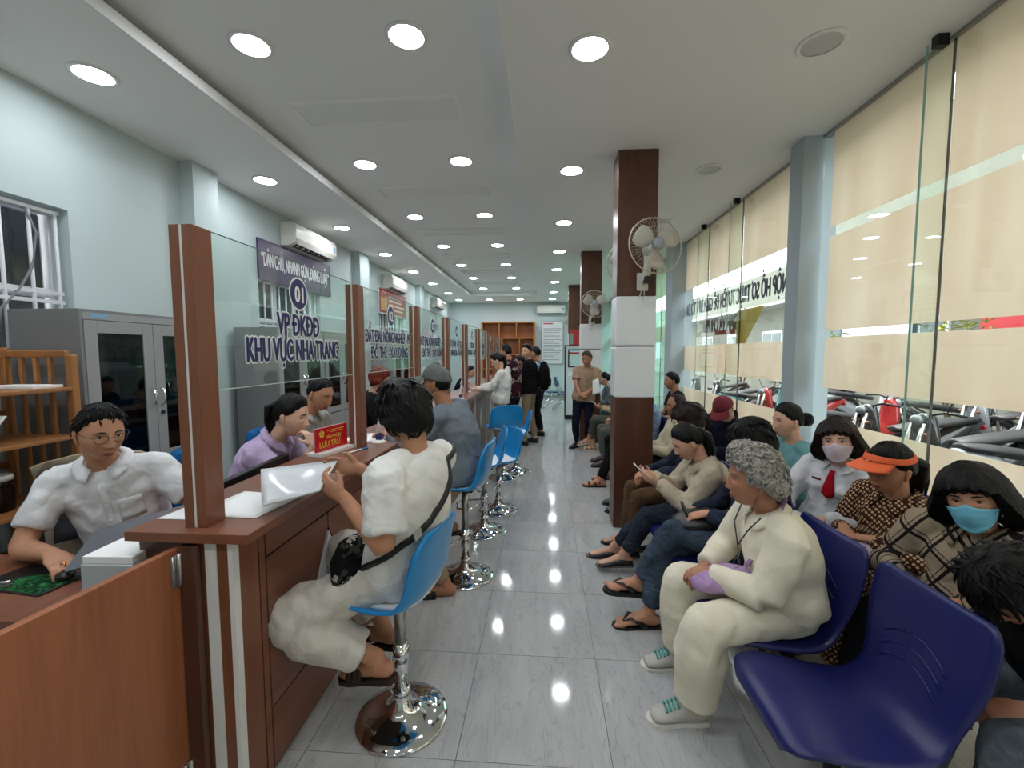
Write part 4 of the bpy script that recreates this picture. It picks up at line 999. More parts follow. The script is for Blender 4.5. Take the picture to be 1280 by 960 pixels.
# ================================================================== PEOPLE
def skinmat(name, rgb):
    if name in MATS: return MATS[name]
    k = NT(name); b = k.bsdf(Roughness=.5); b.inputs['Specular IOR Level'].default_value = .35
    b.inputs['Subsurface Weight'].default_value = .06; b.inputs['Subsurface Radius'].default_value = (.01, .004, .002)
    c = lin(rgb); nz = k.n('TexNoise', Scale=18.0, Detail=3.0); k.l(k.coord(), nz.inputs['Vector'])
    k.l(k.ramp(nz.outputs[0], [(.3, (c[0]*.88, c[1]*.84, c[2]*.82, 1)), (.7, (min(1, c[0]*1.06), c[1]*1.04, c[2]*1.02, 1))]), b.inputs['Base Color'])
    MATS[name] = k.m; return k.m
EYEW = pm('eye_white', (206, 198, 190), .2); EYED = pm('eye_dark', (24, 16, 12), .1)
BROW = pm('eyebrow_hair', (30, 24, 22), .8)
def lipmat(rgb): return pm('lip_%d_%d_%d' % tuple(rgb), rgb, .45)
def sstep(a, b, x): t = np.clip((x-a)/(b-a), 0, 1); return t*t*(3-2*t)
def head_surface(D, fem=0.0, age=0.0):
    """unit directions (n,3) -> points of a head centred at the origin, face towards +y"""
    a, b, c = .0745, .094, .114
    r = 1/np.sqrt((D[:, 0]/a)**2+(D[:, 1]/b)**2+(D[:, 2]/c)**2); P = D*r[:, None]
    x, y, z = P[:, 0].copy(), P[:, 1].copy(), P[:, 2].copy()
    k = sstep(-.01, -.115, z); front = y > 0
    x *= 1-(.26+.05*fem)*k
    y = np.where(front, y+.016*k*(1-k*.35), y*(1-.42*k))
    z = np.where(front, z-.004*k, z+.02*k)
    y = np.where(y > .07, .07+(y-.07)*.8, y)
    f = sstep(.0, .05, y)
    ax = np.abs(x)
    g = lambda cx, cz, sx, sz: np.exp(-((ax-cx)/sx)**2-((z-cz)/sz)**2)
    prof = np.interp(z, [-.05, -.042, -.034, -.012, .012, .03], [0, .45, 1, .62, .22, 0])
    dy = .023*np.exp(-(x/.0115)**2)*prof + .007*g(.013, -.035, .008, .008)
    dy += -.0085*g(.031, .006, .017, .011) + .004*g(.03, .027, .022, .008) + .0045*g(.045, -.02, .02, .02)
    dy += .006*g(0, -.064, .02, .006)+.0065*g(0, -.076, .017, .006)-.004*g(0, -.070, .02, .003) + .006*g(0, -.103, .018, .012)
    dy += -.003*g(.03, -.055, .008, .02)*(.5+age)
    y = y+dy*f
    return np.stack([x, y, z], 1)
def sph_grid(nu, nv, dense=.55):
    a = np.linspace(-PI, PI, nu, endpoint=False); a = a-dense*np.sin(a)       # denser round the face
    e = np.linspace(-PI/2, PI/2, nv+2)[1:-1]
    A, E_ = np.meshgrid(a, e); D = np.stack([np.sin(A)*np.cos(E_), np.cos(A)*np.cos(E_), np.sin(E_)], -1).reshape(-1, 3)
    D = np.vstack([D, [[0, 0, -1]], [[0, 0, 1]]]); fs = []
    for i in range(nv-1):
        for j in range(nu): fs.append((i*nu+j, i*nu+(j+1) % nu, (i+1)*nu+(j+1) % nu, (i+1)*nu+j))
    b, t = nu*nv, nu*nv+1
    for j in range(nu): fs.append((b, (j+1) % nu, j)); fs.append((t, (nv-1)*nu+j, (nv-1)*nu+(j+1) % nu))
    return D, fs, np.concatenate([A.ravel(), [0, 0]]), np.concatenate([E_.ravel(), [-PI/2, PI/2]])
GRIDS = {}
def get_grid(nu, nv):
    if (nu, nv) not in GRIDS: GRIDS[(nu, nv)] = sph_grid(nu, nv)
    return GRIDS[(nu, nv)]
def vnoise(P, scale, seed=0.0):
    return np.array([mnoise.noise((p[0]*scale+seed, p[1]*scale, p[2]*scale)) for p in P])
def remesh(mb, voxel, smooth=3, fold=0.0, fscale=11, seed=0.0):
    """fuse overlapping shells into one continuous surface; fold adds cloth creases; returns (verts, faces)"""
    me = mb.mesh('tmp'); o = bpy.data.objects.new('tmp', me); COL.objects.link(o)
    m = o.modifiers.new('r', 'REMESH'); m.mode = 'VOXEL'; m.voxel_size = voxel; m.adaptivity = 0
    if smooth: s = o.modifiers.new('s', 'SMOOTH'); s.factor = .5; s.iterations = smooth
    dg = bpy.context.evaluated_depsgraph_get(); ev = o.evaluated_get(dg); m2 = ev.to_mesh()
    n = len(m2.vertices); co = np.empty(n*3); m2.vertices.foreach_get('co', co); co = co.reshape(-1, 3)
    nr = np.empty(n*3); m2.vertices.foreach_get('normal', nr); nr = nr.reshape(-1, 3)
    fs = [tuple(p.vertices) for p in m2.polygons]
    ev.to_mesh_clear(); bpy.data.objects.remove(o); bpy.data.meshes.remove(me)
    if fold:
        f1 = vnoise(co*V(1, 1, .8)+.03*np.sin(co[:, [1, 2, 0]]*14), fscale, seed); f2 = vnoise(co, fscale*2.3, seed+9)
        d = (np.abs(f1)*2-.5)*.75+.35*f2
        co = co+nr*(fold*d)[:, None]
    return co, fs
def bone(a, c, la, lb, pole):
    """two-bone chain: middle joint between a and c bending towards pole; the far end is pulled in when out of reach"""
    a, c, pole = V(*a), V(*c), V(*pole); d = c-a; L = np.linalg.norm(d); u = nrm(d)
    if L > (la+lb)*.995: L = (la+lb)*.995; c = a+u*L
    if L < abs(la-lb)*1.05+.02: L = abs(la-lb)*1.05+.02; c = a+u*L
    x = (la*la-lb*lb+L*L)/(2*L); h = math.sqrt(max(0, la*la-x*x)); p = nrm(pole-np.dot(pole, u)*u)
    return a+u*x+p*h, c
def hand_shells(mb, W, d, n, sd, curl=.45, s=1.0, thumb=.5, sc=1.0):
    """palm and five fingers; d finger direction, n palm normal, sd +1 right / -1 left"""
    d = nrm(d); n = nrm(V(*n)-np.dot(V(*n), d)*d); t = sd*np.cross(d, n)
    W = V(*W); s = s*sc
    mb.sweep([W-d*.02*s, W+d*.02*s, W+d*.055*s, W+d*.083*s], V(.026, .032, .039, .037)*s, V(.02, .017, .015, .012)*s, side=t, n=12)
    for off, st, L, cu in ((.028, .078, (.040, .026, .020), 1.0), (.0095, .084, (.044, .029, .021), 1.06), (-.0095, .081, (.040, .027, .020), 1.12), (-.027, .073, (.032, .021, .018), 1.2)):
        p = W+d*st*s+t*off*s; P = [p-d*.02*s, p]; a = 0
        for L_, w in zip(L, (.8, 1.1, .8)):
            a += curl*cu*w; p = p+(math.cos(a)*d+math.sin(a)*n+t*off*.9)*L_*s; P.append(p)
        mb.sweep(P, V(.0088, .0088, .0080, .0073, .0060)*s*(.93 if off < -.02 else 1), side=t, n=8, cap=.8)
    p = W+d*.022*s+t*.024*s; q = p+nrm(d*.62+t*.62+n*(.25+thumb*.5))*.042*s; e = q+nrm(d*.85+t*(.35-.5*thumb)+n*(.2+thumb*.6))*.03*s
    mb.sweep([p-t*.01*s, p, q, e], V(.013, .0135, .0105, .0078)*s, side=n, n=8, cap=.8)
def foot_frame(f, pitch, yaw):
    d = V(math.sin(yaw)*math.cos(pitch), math.cos(yaw)*math.cos(pitch), -math.sin(pitch)); r = nrm(np.cross(d, V(0, 0, 1))); return d, r, np.cross(r, d)
def foot_path(A, d, u, s, off=0.0, flat=1.0):
    st = [(-.055, -.045, .026, .030), (-.03, -.040, .034, .038), (.03, -.030, .036, .044), (.08, -.042, .039, .032), (.125, -.054, .044, .021), (.165, -.060, .042, .016), (.185, -.062, .032, .012)]
    return [A+d*a*s+u*b*s for a, b, _, _ in st], [(w+off)*s for _, _, w, _ in st], [(h+off)*s*flat for _, _, _, h in st]
def sole(mb, A, d, r, u, s, th, off, z=-.074):
    prof = [(-.072, .0), (-.062, .028), (-.02, .034), (.06, .036), (.13, .049), (.175, .045), (.20, .025), (.207, .0), (.20, -.02), (.175, -.042), (.13, -.047), (.06, -.036), (-.02, -.034), (-.062, -.028)]
    mb.prism([(y*(1+off), x*(1+off*.6)) for x, y in prof], A+u*(z-th)*s, r*s, d*s, u*th*s)

def person(label, P, H, face, front, hands, feet, look, root=None, s=1.0, detail=1.0, group=None):
    """P pelvis, H head centre (world). face/front: yaw (deg, world; 0 = +y, 90 = -x) of face and torso; face may carry pitch (down) and roll.
    hands / feet: {'L': {...}, 'R': {...}} world targets.  look: clothes, hair, colours."""
    P, H = V(*P), V(*H); fy = math.radians(front); loc = V(P[0], P[1], 0) if root is None else V(*root)
    cz, sz = math.cos(fy), math.sin(fy); R = np.array([[cz, -sz, 0], [sz, cz, 0], [0, 0, 1.]])
    inv = lambda p: R.T@(V(*p)-loc); invd = lambda d: R.T@V(*d)
    t = thing('person', label, 'person', tuple(loc), fy, group)
    hf = face if isinstance(face, (tuple, list)) else (face, 0, 0)
    hy, hp, hr = math.radians(hf[0]-front), math.radians(hf[1]), math.radians(hf[2])
    Hm = Matrix.Rotation(hy, 3, 'Z')@Matrix.Rotation(-hp, 3, 'X')@Matrix.Rotation(hr, 3, 'Y'); Hm = np.array(Hm)
    p, h = inv(P), inv(H); L = look; hs = L.get('head', 1.0)*(.96+.04*s)
    tr = lambda q: (np.atleast_2d(q)*hs)@Hm.T+h
    nb = h+Hm@V(0, -.028, -.075)*hs                                        # where neck meets skull
    N = nb+ (p-nb)/np.linalg.norm(p-nb)*.075*s+V(0, -.016, 0)              # neck base
    Sp = nrm(N-p); Ls = np.linalg.norm(N-p); X = V(1, 0, 0)
    tw = math.radians(L.get('twist', 0)); XS = V(math.cos(tw), math.sin(tw), 0); XS = nrm(XS-np.dot(XS, Sp)*Sp*.8); F = nrm(np.cross(Sp, XS)*1.0); 
    w = L.get('wide', 1.0); fem = L.get('fem', 0); bel = L.get('belly', 0.0)
    sh = .168*s*w*(1-.07*fem)
    fr = np.cross(Sp, X); fr = nrm(V(fr[0], fr[1], fr[2])); fr = fr if fr[1] > 0 else -fr
    bow = L.get('bow', .025)
    def spine(tt): return p+Sp*Ls*tt-fr*bow*math.sin(PI*min(1, max(0, tt)))*s
    def torso(mb, t0, off, top=1.0, n=18, loose=0.0, hem=0.0):
        st = [(-.20, .115, .095), (-.10, .158, .118), (.0, .166, .122), (.14, .158+.01*fem, .114+.02*bel), (.34, .138-.006*fem, .104+.05*bel), (.52, .146, .108+.03*bel), (.68, .158, .112), (.80, .160, .106), (.90, .138, .088), (.96, .095, .070), (1.02, .066, .060), (1.06, .056, .054)]
        pts, rx, ry, sd = [], [], [], []
        for tt, a, b in st:
            if tt < t0-.001 or tt > top: continue
            q = 1-min(1, max(0, (tt-.1)/.9)); lo = loose*(1.0 if tt < .5 else max(0, 1-(tt-.5)*2.4))
            pts.append(spine(tt)+fr*(.018*bel if .1 < tt < .6 else 0)); rx.append((a*w+off+lo)*s); ry.append((b*(.5+.5*w)+off+lo)*s); sd.append(X*q+XS*(1-q))
        if hem: rx[0] += hem; ry[0] += hem
        mb.sweep(pts, rx, ry, side=np.array(sd), n=n, cap=.25)
    # arms
    arms = {}
    for k, sd in (('L', -1), ('R', 1)):
        a = hands.get(k) or {}
        S = spine(.885)+XS*sd*sh; 
        W = inv(a['p']) if 'p' in a else S+V(sd*.06, .10, -.45)*s
        pole = invd(a['pole']) if 'pole' in a else V(sd*.55, -.6, -.6)
        E_, W = bone(S, W, .275*s, .245*s, pole)
        dd = invd(a['d']) if 'd' in a else W-E_
        nn = invd(a['n']) if 'n' in a else V(-sd*.3, .2, -.9)
        arms[k] = (S, E_, W, nrm(dd), nrm(nn), a, sd)
    legs = {}
    for k, sd in (('L', -1), ('R', 1)):
        a = feet.get(k) or {}
        J = p+X*sd*.088*s*w+V(0, .0, -.02)
        A = inv(a['p']); pole = invd(a['pole']) if 'pole' in a else V(sd*.12, 1, .55)
        K, A = bone(J, A, .415*s, .405*s, pole); fyaw = math.radians(a.get('yaw', front)-front)
        d, r, u = foot_frame(None, math.radians(a.get('pitch', 0)), -fyaw)
        legs[k] = (J, K, A, d, r, u, a, sd)
    hid = L.get('hide', '')
    skin = L['skin']; vx = .013/detail**.5
    # ---- body: one continuous skin
    mb = MB(); torso(mb, -.2, -.012)
    mb.sweep([N-Sp*.05*s, N, N*.4+nb*.6, nb+(nb-N)*.35], V(.064, .056, .052, .052)*s*(1-.1*fem), V(.062, .058, .054, .056)*s*(1-.1*fem), side=XS, n=14)
    for k in 'LR':
        S, E_, W, dd, nn, a, sd = arms[k]; m1 = (S+E_)/2; f1 = E_+(W-E_)*.3
        th = L.get('arm', 1.0)*(1-.1*fem)
        mb.ball(S-Sp*.015, .055*s*th); mb.sweep([S, m1, E_], V(.05, .045, .038)*s*th, n=12); mb.sweep([E_, f1, W], V(.039, .039, .026)*s*th, n=12)
        J, K, A, d, r, u, a, sd = legs[k]
        kq = .80 if L.get('bottom') else 1.0; mb.sweep([J, (J+K)/2, K], V(.078, .066, .047)*s*kq, n=12); mb.sweep([K, K+(A-K)*.3, K+(A-K)*.65, A], V(.047*kq, .052*(.5+.5*kq), .043, .033)*s, n=12)
    bv, bf = remesh(mb, vx, 3); body = MB(); body.add(bv, bf)
    hb = MB(); fine = False
    for k in 'LR':
        if k in hid: continue
        S, E_, W, dd, nn, a, sd = arms[k]
        f1 = E_+(W-E_)*.45; hb.sweep([f1, E_+(W-E_)*.75, W], V(.037, .031, .0265)*s*L.get('arm', 1.0)*(1-.1*fem), V(.036, .029, .022)*s*L.get('arm', 1.0)*(1-.1*fem), side=np.cross(dd, nn), n=12)
        hand_shells(hb, W, dd, nn, sd, a.get('curl', .45), s*(1-.06*fem), a.get('thumb', .5))
        fine = True
    if fine:
        if detail >= .9: hv, hfc = remesh(hb, .0048, 2); body.add(hv, hfc)
        else: body.add(hb.v, hb.f)
    for k in 'LR':
        J, K, A, d, r, u, a, sd = legs[k]
        pts, wx, hx = foot_path(A, d, u, s, 0 if L.get('shoe', 'shoe') in ('sandal', 'flipflop', 'slide') else -.006); fb = MB(); fb.sweep(pts, wx, hx, side=r, n=12)
        fb.sweep([A+(K-A)*.15, A, A-u*.02*s], V(.036, .036, .034)*s, n=12)
        for q in range(5 if L.get('shoe', 'shoe') in ('sandal', 'flipflop', 'slide') else 0):
            o = (.034-.0165*q)*sd*-1; le = (.035, .034, .03, .025, .02)[q]; b0 = A+d*(.168-.006*q)*s+r*o*s-u*.066*s
            fb.sweep([b0-d*.02*s, b0+d*le*.5*s, b0+d*le*s], V(.0095, .009, .007)*s*(1.25 if q == 0 else 1), n=7, cap=.8)
        if detail >= .9: fv, ff = remesh(fb, .006, 2); body.add(fv, ff)
        else: body.add(fb.v, fb.f)
    nu, nv = (96, 72) if detail >= .9 else (52, 40)
    D, fs, AZ, EL = get_grid(nu, nv); hpz = head_surface(D, fem, L.get('age', 0)); body.add(tr(hpz), fs)
    for sd in (-1, 1):                                                     # ears
        e = MB(); e.sweep([(sd*.072, -.004, -.040), (sd*.078, -.010, -.022), (sd*.081, -.014, .004), (sd*.077, -.012, .022)], [.007, .010, .014, .008], [.005, .005, .006, .005], side=(0, 1, 0), n=8, cap=.5)
        body.add(tr(np.array(e.v)), e.f)
    body.build('body', skin, t, True)
    # ---- face
    def fpt(x, z, off=0.0):
        i = np.argmin((hpz[:, 0]-x)**2+(hpz[:, 2]-z)**2+(hpz[:, 1] < 0)*1.0); return V(x, hpz[i, 1]+off, z)
    def part(name, mbx, m, parent=t, smooth=True, solid=0):
        q = MB(); q.add(tr(np.array(mbx.v)), mbx.f); return q.build(name, m, parent, smooth, solid=solid)
    if detail >= .6:
        op = L.get('eyes', 1.0)
        for sd in (-1, 1):
            c = fpt(sd*.031, .006, -.0015); e = MB(); e.ball(c, .0135, .006, .0058*op, 14, 8); ey = part('eye', e, EYEW)
            lk = L.get('gaze', 0); e = MB(); e.ball(c+V(lk*.004, .0038, -.0005), .0058, .0032, .0054*op, 12, 8); part('iris', e, EYED, ey)
            e = MB(); e.sweep([c+V(-.0145, .0005, .001), c+V(-.006, .0052, .0062*op), c+V(.006, .0052, .0062*op), c+V(.0145, .0005, .001)], [.0012, .002, .002, .0012], n=6); part('eyelid', e, pm('lash', (34, 24, 20), .7) , ey)
            b = MB(); bz = .026; b.sweep([fpt(sd*.015, bz+.0005, .0002), fpt(sd*.030, bz+.0035, .0006), fpt(sd*.047, bz-.001, .0)], [.002, .0028, .0014], [.003, .0036, .0015], side=(0, 1, 0), n=6); part('eyebrow', b, L.get('brow', BROW))
        if not L.get('mask'):
            for z, hgt, n_ in ((-.0655, .0042, 'lip'), (-.0745, .0048, 'lip')):
                m = MB(); m.sweep([fpt(-.021, -.0700, -.001), fpt(-.010, z, .0008), fpt(0, z+(-.001 if z > -.07 else 0), .0018), fpt(.010, z, .0008), fpt(.021, -.0700, -.001)], [.0012, .003, .0036, .003, .0012], [.0015, hgt, hgt, hgt, .0015], side=(0, 1, 0), n=8); part(n_, m, L.get('lip', lipmat((150, 92, 80))))
    # ---- hair
    hair = L.get('hair')
    if hair:
        hpf, fsf = hpz, fs
        if detail >= .9: D, fs, AZ, EL = get_grid(160, 100); hpz = head_surface(D, fem, L.get('age', 0))
        hm = L['hairmat']; az = np.degrees(np.abs(((AZ+PI) % (2*PI))-PI)); el = np.degrees(EL)
        A0 = [0, 25, 50, 65, 80, 92, 105, 125, 180]
        line = {'short': [49, 47, 41, 30, 14, 2, -10, -30, -38], 'crew': [50, 49, 44, 34, 22, 12, 0, -20, -28], 'youth': [30, 28, 20, 2, -16, -24, -32, -42, -50], 'bald': [70, 68, 58, 30, 8, 2, -10, -28, -36],
                'pull': [43, 41, 32, 18, 8, 5, -6, -24, -34], 'bob': [31, 27, 18, -25, -48, -56, -60, -60, -58], 'curly': [40, 36, 24, 4, -6, -8, -24, -40, -48], 'fringe': [26, 24, 12, -28, -50, -56, -60, -60, -58]}[hair]
        th = {'short': (.020, .011), 'crew': (.014, .005), 'youth': (.040, .030), 'bald': (.008, .012), 'pull': (.021, .015), 'bob': (.024, .040), 'curly': (.040, .040), 'fringe': (.026, .044)}[hair]
        hl = np.interp(az, A0, line); jag = 2.2*np.sin(AZ*19+1.3)+1.5*np.sin(AZ*47)
        m = sstep(-3.0, 5.0, el-hl+jag*(.4 if hair in ('pull', 'crew') else 1))
        thick = np.where(el > 0, th[1]+(th[0]-th[1])*np.clip(el/70, 0, 1), th[1])
        nz = vnoise(hpz*V(1, 1, .45), 34, len(label)); n2 = vnoise(hpz, 16, 3+len(label))
        amp = {'curly': .35, 'youth': .30}.get(hair, .18); thick = thick*(1+amp*nz+amp*.8*n2)*L.get('hairvol', 1)
        if hair == 'curly': thick = thick+.008*np.abs(vnoise(hpz, 55, 5))
        else: thick = thick+.0028*vnoise(np.stack([AZ*11, EL*1.5, AZ*0], 1), 1.0, 2)+.0016*vnoise(np.stack([AZ*27, EL*2, AZ*0], 1), 1.0, 4)
        if hair in ('bob', 'fringe'):
            low = sstep(0, -50, el)*(az > 55); thick = thick+low*.022
        br = np.linalg.norm(hpz, axis=1)
        if hair not in ('bob', 'fringe', 'youth'): thick = thick*(.22+.78*sstep(-2, 26, el-hl))
        lowk = sstep(8, -28, el); want = np.maximum(br, .100 if hair in ('bob', 'fringe') else .094 if hair in ('youth', 'curly') else 0); sm = br*(1-lowk)+want*lowk
        rad = (br-.020)*(1-m)+(sm+thick)*m
        q = MB(); q.add(D*rad[:, None], fs)
        if detail >= .6 and hair not in ('bob', 'fringe') and not L.get('cap'):
            rn = random.Random(len(label)*7); cand = np.where((m > .75) & (el < 82))[0]; CV = V(0, -.01, 0)
            nt_, ln_, wd_ = {'curly': (230, .05, .0075), 'youth': (150, .062, .0075), 'short': (90, .030, .005), 'crew': (50, .018, .004), 'bald': (30, .03, .004), 'pull': (90, .06, .005)}[hair]
            if hair == 'pull': pass
            for g in range(nt_ if detail >= .9 else nt_//2):
                i_ = cand[rn.randrange(len(cand))]; c0 = D[i_]*(rad[i_]-.004); up = nrm(c0)
                if hair == 'curly':
                    t1 = nrm(np.cross(up, V(rn.gauss(0, 1), rn.gauss(0, 1), rn.gauss(0, 1)))); t2 = np.cross(up, t1); rr_ = rn.uniform(.009, .016); a0 = rn.uniform(0, 6)
                    q.sweep([c0+t1*rr_*math.cos(a0+b)+t2*rr_*math.sin(a0+b)+up*(.004+.0022*b) for b in (0, .9, 1.8, 2.7, 3.6)], [.003, .0055, .006, .005, .0015], n=5, cap=.5)
                else:
                    if hair == 'pull': fl = nrm(V(0, -1, .35)-up*np.dot(V(0, -1, .35), up))
                    else:
                        fl = V(0, 0, -1)+V(rn.gauss(0, .35), (.35 if up[1] > .2 else -.1)+rn.gauss(0, .3), 0); fl = nrm(fl-up*np.dot(fl, up))
                    lf = rn.uniform(.5, 1.3) if hair in ('youth', 'short', 'crew') else .5; P_ = [c0]
                    for b in range(3):
                        nx = P_[-1]+fl*ln_/3; nx = nrm(nx)*(np.linalg.norm(P_[-1])+(.0015*lf if hair != 'pull' else 0)); P_.append(nx)
                    q.sweep(P_, [wd_*.7, wd_, wd_*.8, wd_*.15], V(.7, 1, .8, .15)*wd_*.6, side=np.cross(up, fl), n=5, cap=.5)
        hpz, fs = hpf, fsf; D, _, AZ, EL = get_grid(nu, nv)
        if hair == 'bald': q.sweep([(-.04, .05, .10), (0, .04, .112), (.04, .02, .104), (.05, -.03, .095)], [.008, .014, .014, .01], [.004, .006, .006, .004], side=(0, 1, 0))
        part('hair', q, hm)
        if L.get('tail'):
            q = MB(); pts = [V(*v) for v in L['tail']]; k = len(pts); Rp = np.array(Matrix.Rotation(hp, 3, 'X')); pts = [pts[0]]+[pts[0]+Rp@(v_-pts[0]) for v_ in pts[1:]]; pts = [pts[0]]+[v_ if np.linalg.norm(v_/V(1, 1, 1.15)) > .118 else nrm(v_)*.125 for v_ in pts[1:]]; r_ = np.interp(np.linspace(0, 1, k), [0, .35, .8, 1], [.020, .036, .030, .012])*L.get('tailr', 1)
            q.sweep(pts, r_, r_*.8, side=(1, 0, 0), n=14, cap=.7)
            for g in range(14):
                a = g*2*PI/14; o = V(math.cos(a), math.sin(a)*.6, 0)*.022*L.get('tailr', 1)
                q.sweep([pts[0]]+[pp+o*(1+.5*math.sin(g*3+i*1.7)) for i, pp in enumerate(pts[1:])], [.006]+[.011]*(k-2)+[.004], n=6)
            tl = part('ponytail', q, hm)
            q = MB(); q.ball(pts[0], .02, .02, .02); part('hair_tie', q, L.get('tie', pm('black_tie', (18, 18, 18), .6)), tl)
        if L.get('bun'):
            q = MB(); c = V(*L['bun']); q.ball(c, .045, .04, .045, 16, 10)
            for g in range(5): q.tube([c+V(.04*math.cos(a)*math.cos(g*.6), .034*math.sin(a), .04*math.cos(a)*math.sin(g*.6)) for a in np.linspace(0, 2*PI, 13)], .011, 6)
            bn = part('bun', q, hm); q = MB(); q.lathe([(.018, -.012), (.026, 0), (.018, .012)], c+V(0, .035, .004), 14, 1); part('hair_tie', q, L.get('tie', pm('red_tie', (150, 40, 44), .6)), bn)
    # ---- headgear, masks, glasses
    if L.get('mask'):
        mx = (AZ > -1.35) & (AZ < 1.35); zz_ = hpz[:, 2]; G = np.zeros((19, 12, 3))
        for i, a in enumerate(np.linspace(-1.25, 1.25, 19)):
            top = -.004-.022*(abs(a)/1.25)**1.3+.012*math.exp(-(a/.22)**2); bot = -.110+.050*(abs(a)/1.25)**1.5
            for j, v in enumerate(np.linspace(0, 1, 12)):
                z = top+(bot-top)*v; xx = .078*math.sin(a)*(1-.16*v); yy = .094*math.cos(a)**.8*(1-.02*v)+.014*math.exp(-(a/.5)**2)*math.sin(PI*min(1, v*1.1+.12))+.006*math.cos(a)
                pl = .0012*math.sin(v*22) if L.get('pleat') else 0
                G[i, j] = (xx, yy+.006+pl, z)
        q = MB(); q.grid(G); mk = part('face_mask', q, L['mask'], solid=.002)
        q = MB()
        for sd in (-1, 1): q.tube([(sd*.074, .03, -.03), (sd*.078, .0, -.012), (sd*.084, -.016, .012), (sd*.084, -.024, -.01), (sd*.078, -.004, -.045), (sd*.07, .03, -.062)], .0012, 5)
        part('ear_loop', q, PAPER, mk)
    if L.get('glasses'):
        q = MB()
        for sd in (-1, 1):
            c = fpt(sd*.032, .003, .010); c[1] = .0965
            q.tube([c+V(.023*math.copysign(abs(math.cos(a))**.6, math.cos(a)), -.004*abs(math.cos(a)), .0165*math.copysign(abs(math.sin(a))**.6, math.sin(a))) for a in np.linspace(0, 2*PI, 25)], .0013, 5)
            q.tube([c+V(sd*.023, -.003, .006), V(sd*.076, .06, .012), V(sd*.080, -.012, .012)], .0013, 5)
        q.tube([(-.010, .0985, .006), (0, .101, .009), (.010, .0985, .006)], .0013, 5); gl = part('glasses', q, pm('glasses_metal', (120, 116, 112), .25, .8))
        for sd in (-1, 1):
            q = MB(); G = np.zeros((6, 6, 3))
            for i, a in enumerate(np.linspace(-1, 1, 6)):
                for j, b in enumerate(np.linspace(-1, 1, 6)): G[i, j] = (sd*.032+a*.021*(1-.18*b*b), .0965-.002*a*a, .003+b*.0155*(1-.12*a*a))
            q.grid(G); part('lens', q, GLASS, gl)
    if L.get('cap') or L.get('visor'):
        cm = L.get('cap') or L['visor']; q = MB(); G = np.zeros((25, 9, 3))
        for i, a in enumerate(np.linspace(-PI, PI, 25)):
            for j, v in enumerate(np.linspace(0, 1, 9)):
                if L.get('cap'): e_ = math.radians(14+76*v); k_ = 1.16
                else: e_ = math.radians(27+14*v); k_ = 1.26
                kk_ = .03*math.cos(a)
                dd_ = V(math.sin(a)*math.cos(e_), math.cos(a)*math.cos(e_), math.sin(e_)); r_ = 1/math.sqrt((dd_[0]/.0745)**2+(dd_[1]/.094)**2+(dd_[2]/.114)**2)
                G[i, j] = dd_*r_*k_+V(0, 0, .0 + kk_*.3)
        q.grid(G); cp = part('cap_crown' if L.get('cap') else 'visor_band', q, cm, solid=.003)
        q = MB(); G = np.zeros((17, 7, 3)); bl = L.get('bill', .075); tip = L.get('billdrop', .02); ov = .75 if L.get('visor') else 1.0
        for i, a in enumerate(np.linspace(-1.15, 1.15, 17)):
            for j, v in enumerate(np.linspace(0, 1, 7)):
                r0 = V(.0855*math.sin(a), .108*math.cos(a), .058 if L.get('visor') else .036); o = bl*v*math.cos(a*1.02)**.6
                G[i, j] = r0+V(math.sin(a)*o*.35*ov, o, -tip*v-.020*abs(math.sin(a))**2*(.3+v))
        q.grid(G); part('bill', q, cm, cp, solid=.003)
        if L.get('cap'):
            q = MB(); q.ball((0, 0, .134), .009, .009, .005); part('cap_button', q, cm, cp)
    # ---- clothes
    top = L.get('top')
    if top:
        mb = MB(); off = L.get('toff', .014); lo = L.get('loose', .012); th0 = L.get('hem_t', -.10)
        torso(mb, th0, off, .975 if not L.get('turtle') else 1.03, 22, lo, L.get('flare', 0))
        if fem and not L.get('flat'):
            for sd in (-1, 1): mb.ball(spine(.66)+F*.085*s+XS*sd*.065*s, .062*s, .055*s, .06*s, 14, 10)
        slv = L.get('sleeve', 'long'); sr = L.get('sleeve_r', 1.0); sc_ = L.get('cuff', 1.0)
        for k in 'LR':
            S, E_, W, dd, nn, a, sd = arms[k]; mb.ball(S-Sp*.012, (.060+off*.9)*s*(1-.06*fem))
            mb.sweep([spine(.90)+XS*sd*.06*s, S], (.062+off*.5)*s, (.062+off*.5)*s, n=14)
            if slv == 'long':
                mb.sweep([S, (S+E_)/2, E_], V(.064, .060, .053)*s*sr, n=14); mb.sweep([E_, E_+(W-E_)*.4, W-(W-E_)*.05*(2-sc_)], V(.053, .050, .037)*s*sr, n=14, cap=.1)
            else:
                q = L.get('sleeve_len', .62); mb.sweep([S, S+(E_-S)*q*.5, S+(E_-S)*q], V(.066, .066, .066)*s*sr, n=16, cap=.05)
        if L.get('hood'): mb.sweep([spine(.93)+XS*.09*s, spine(.99)-F*.09*s, spine(.93)-XS*.09*s], [.04, .06, .04], [.05, .07, .05])
        tv, tf = remesh(mb, L.get('vox', .012)/detail**.5, 2, L.get('fold', .0145), L.get('fscale', 8), len(label)*.7)
        sh_ = MB(); sh_.add(tv, tf); shirt = sh_.build(L.get('topname', 'shirt'), top, t, True)
        bvh = BVHTree.FromPolygons([tuple(x) for x in tv], tf)
        def front_at(tt, sx=0.0, off_=.002):
            o_ = spine(tt)+XS*sx*s+F*.5; hit = bvh.ray_cast(Vector(o_), Vector(-F)); return (V(*hit[0]) if hit[0] is not None else o_-F*.4)+F*off_
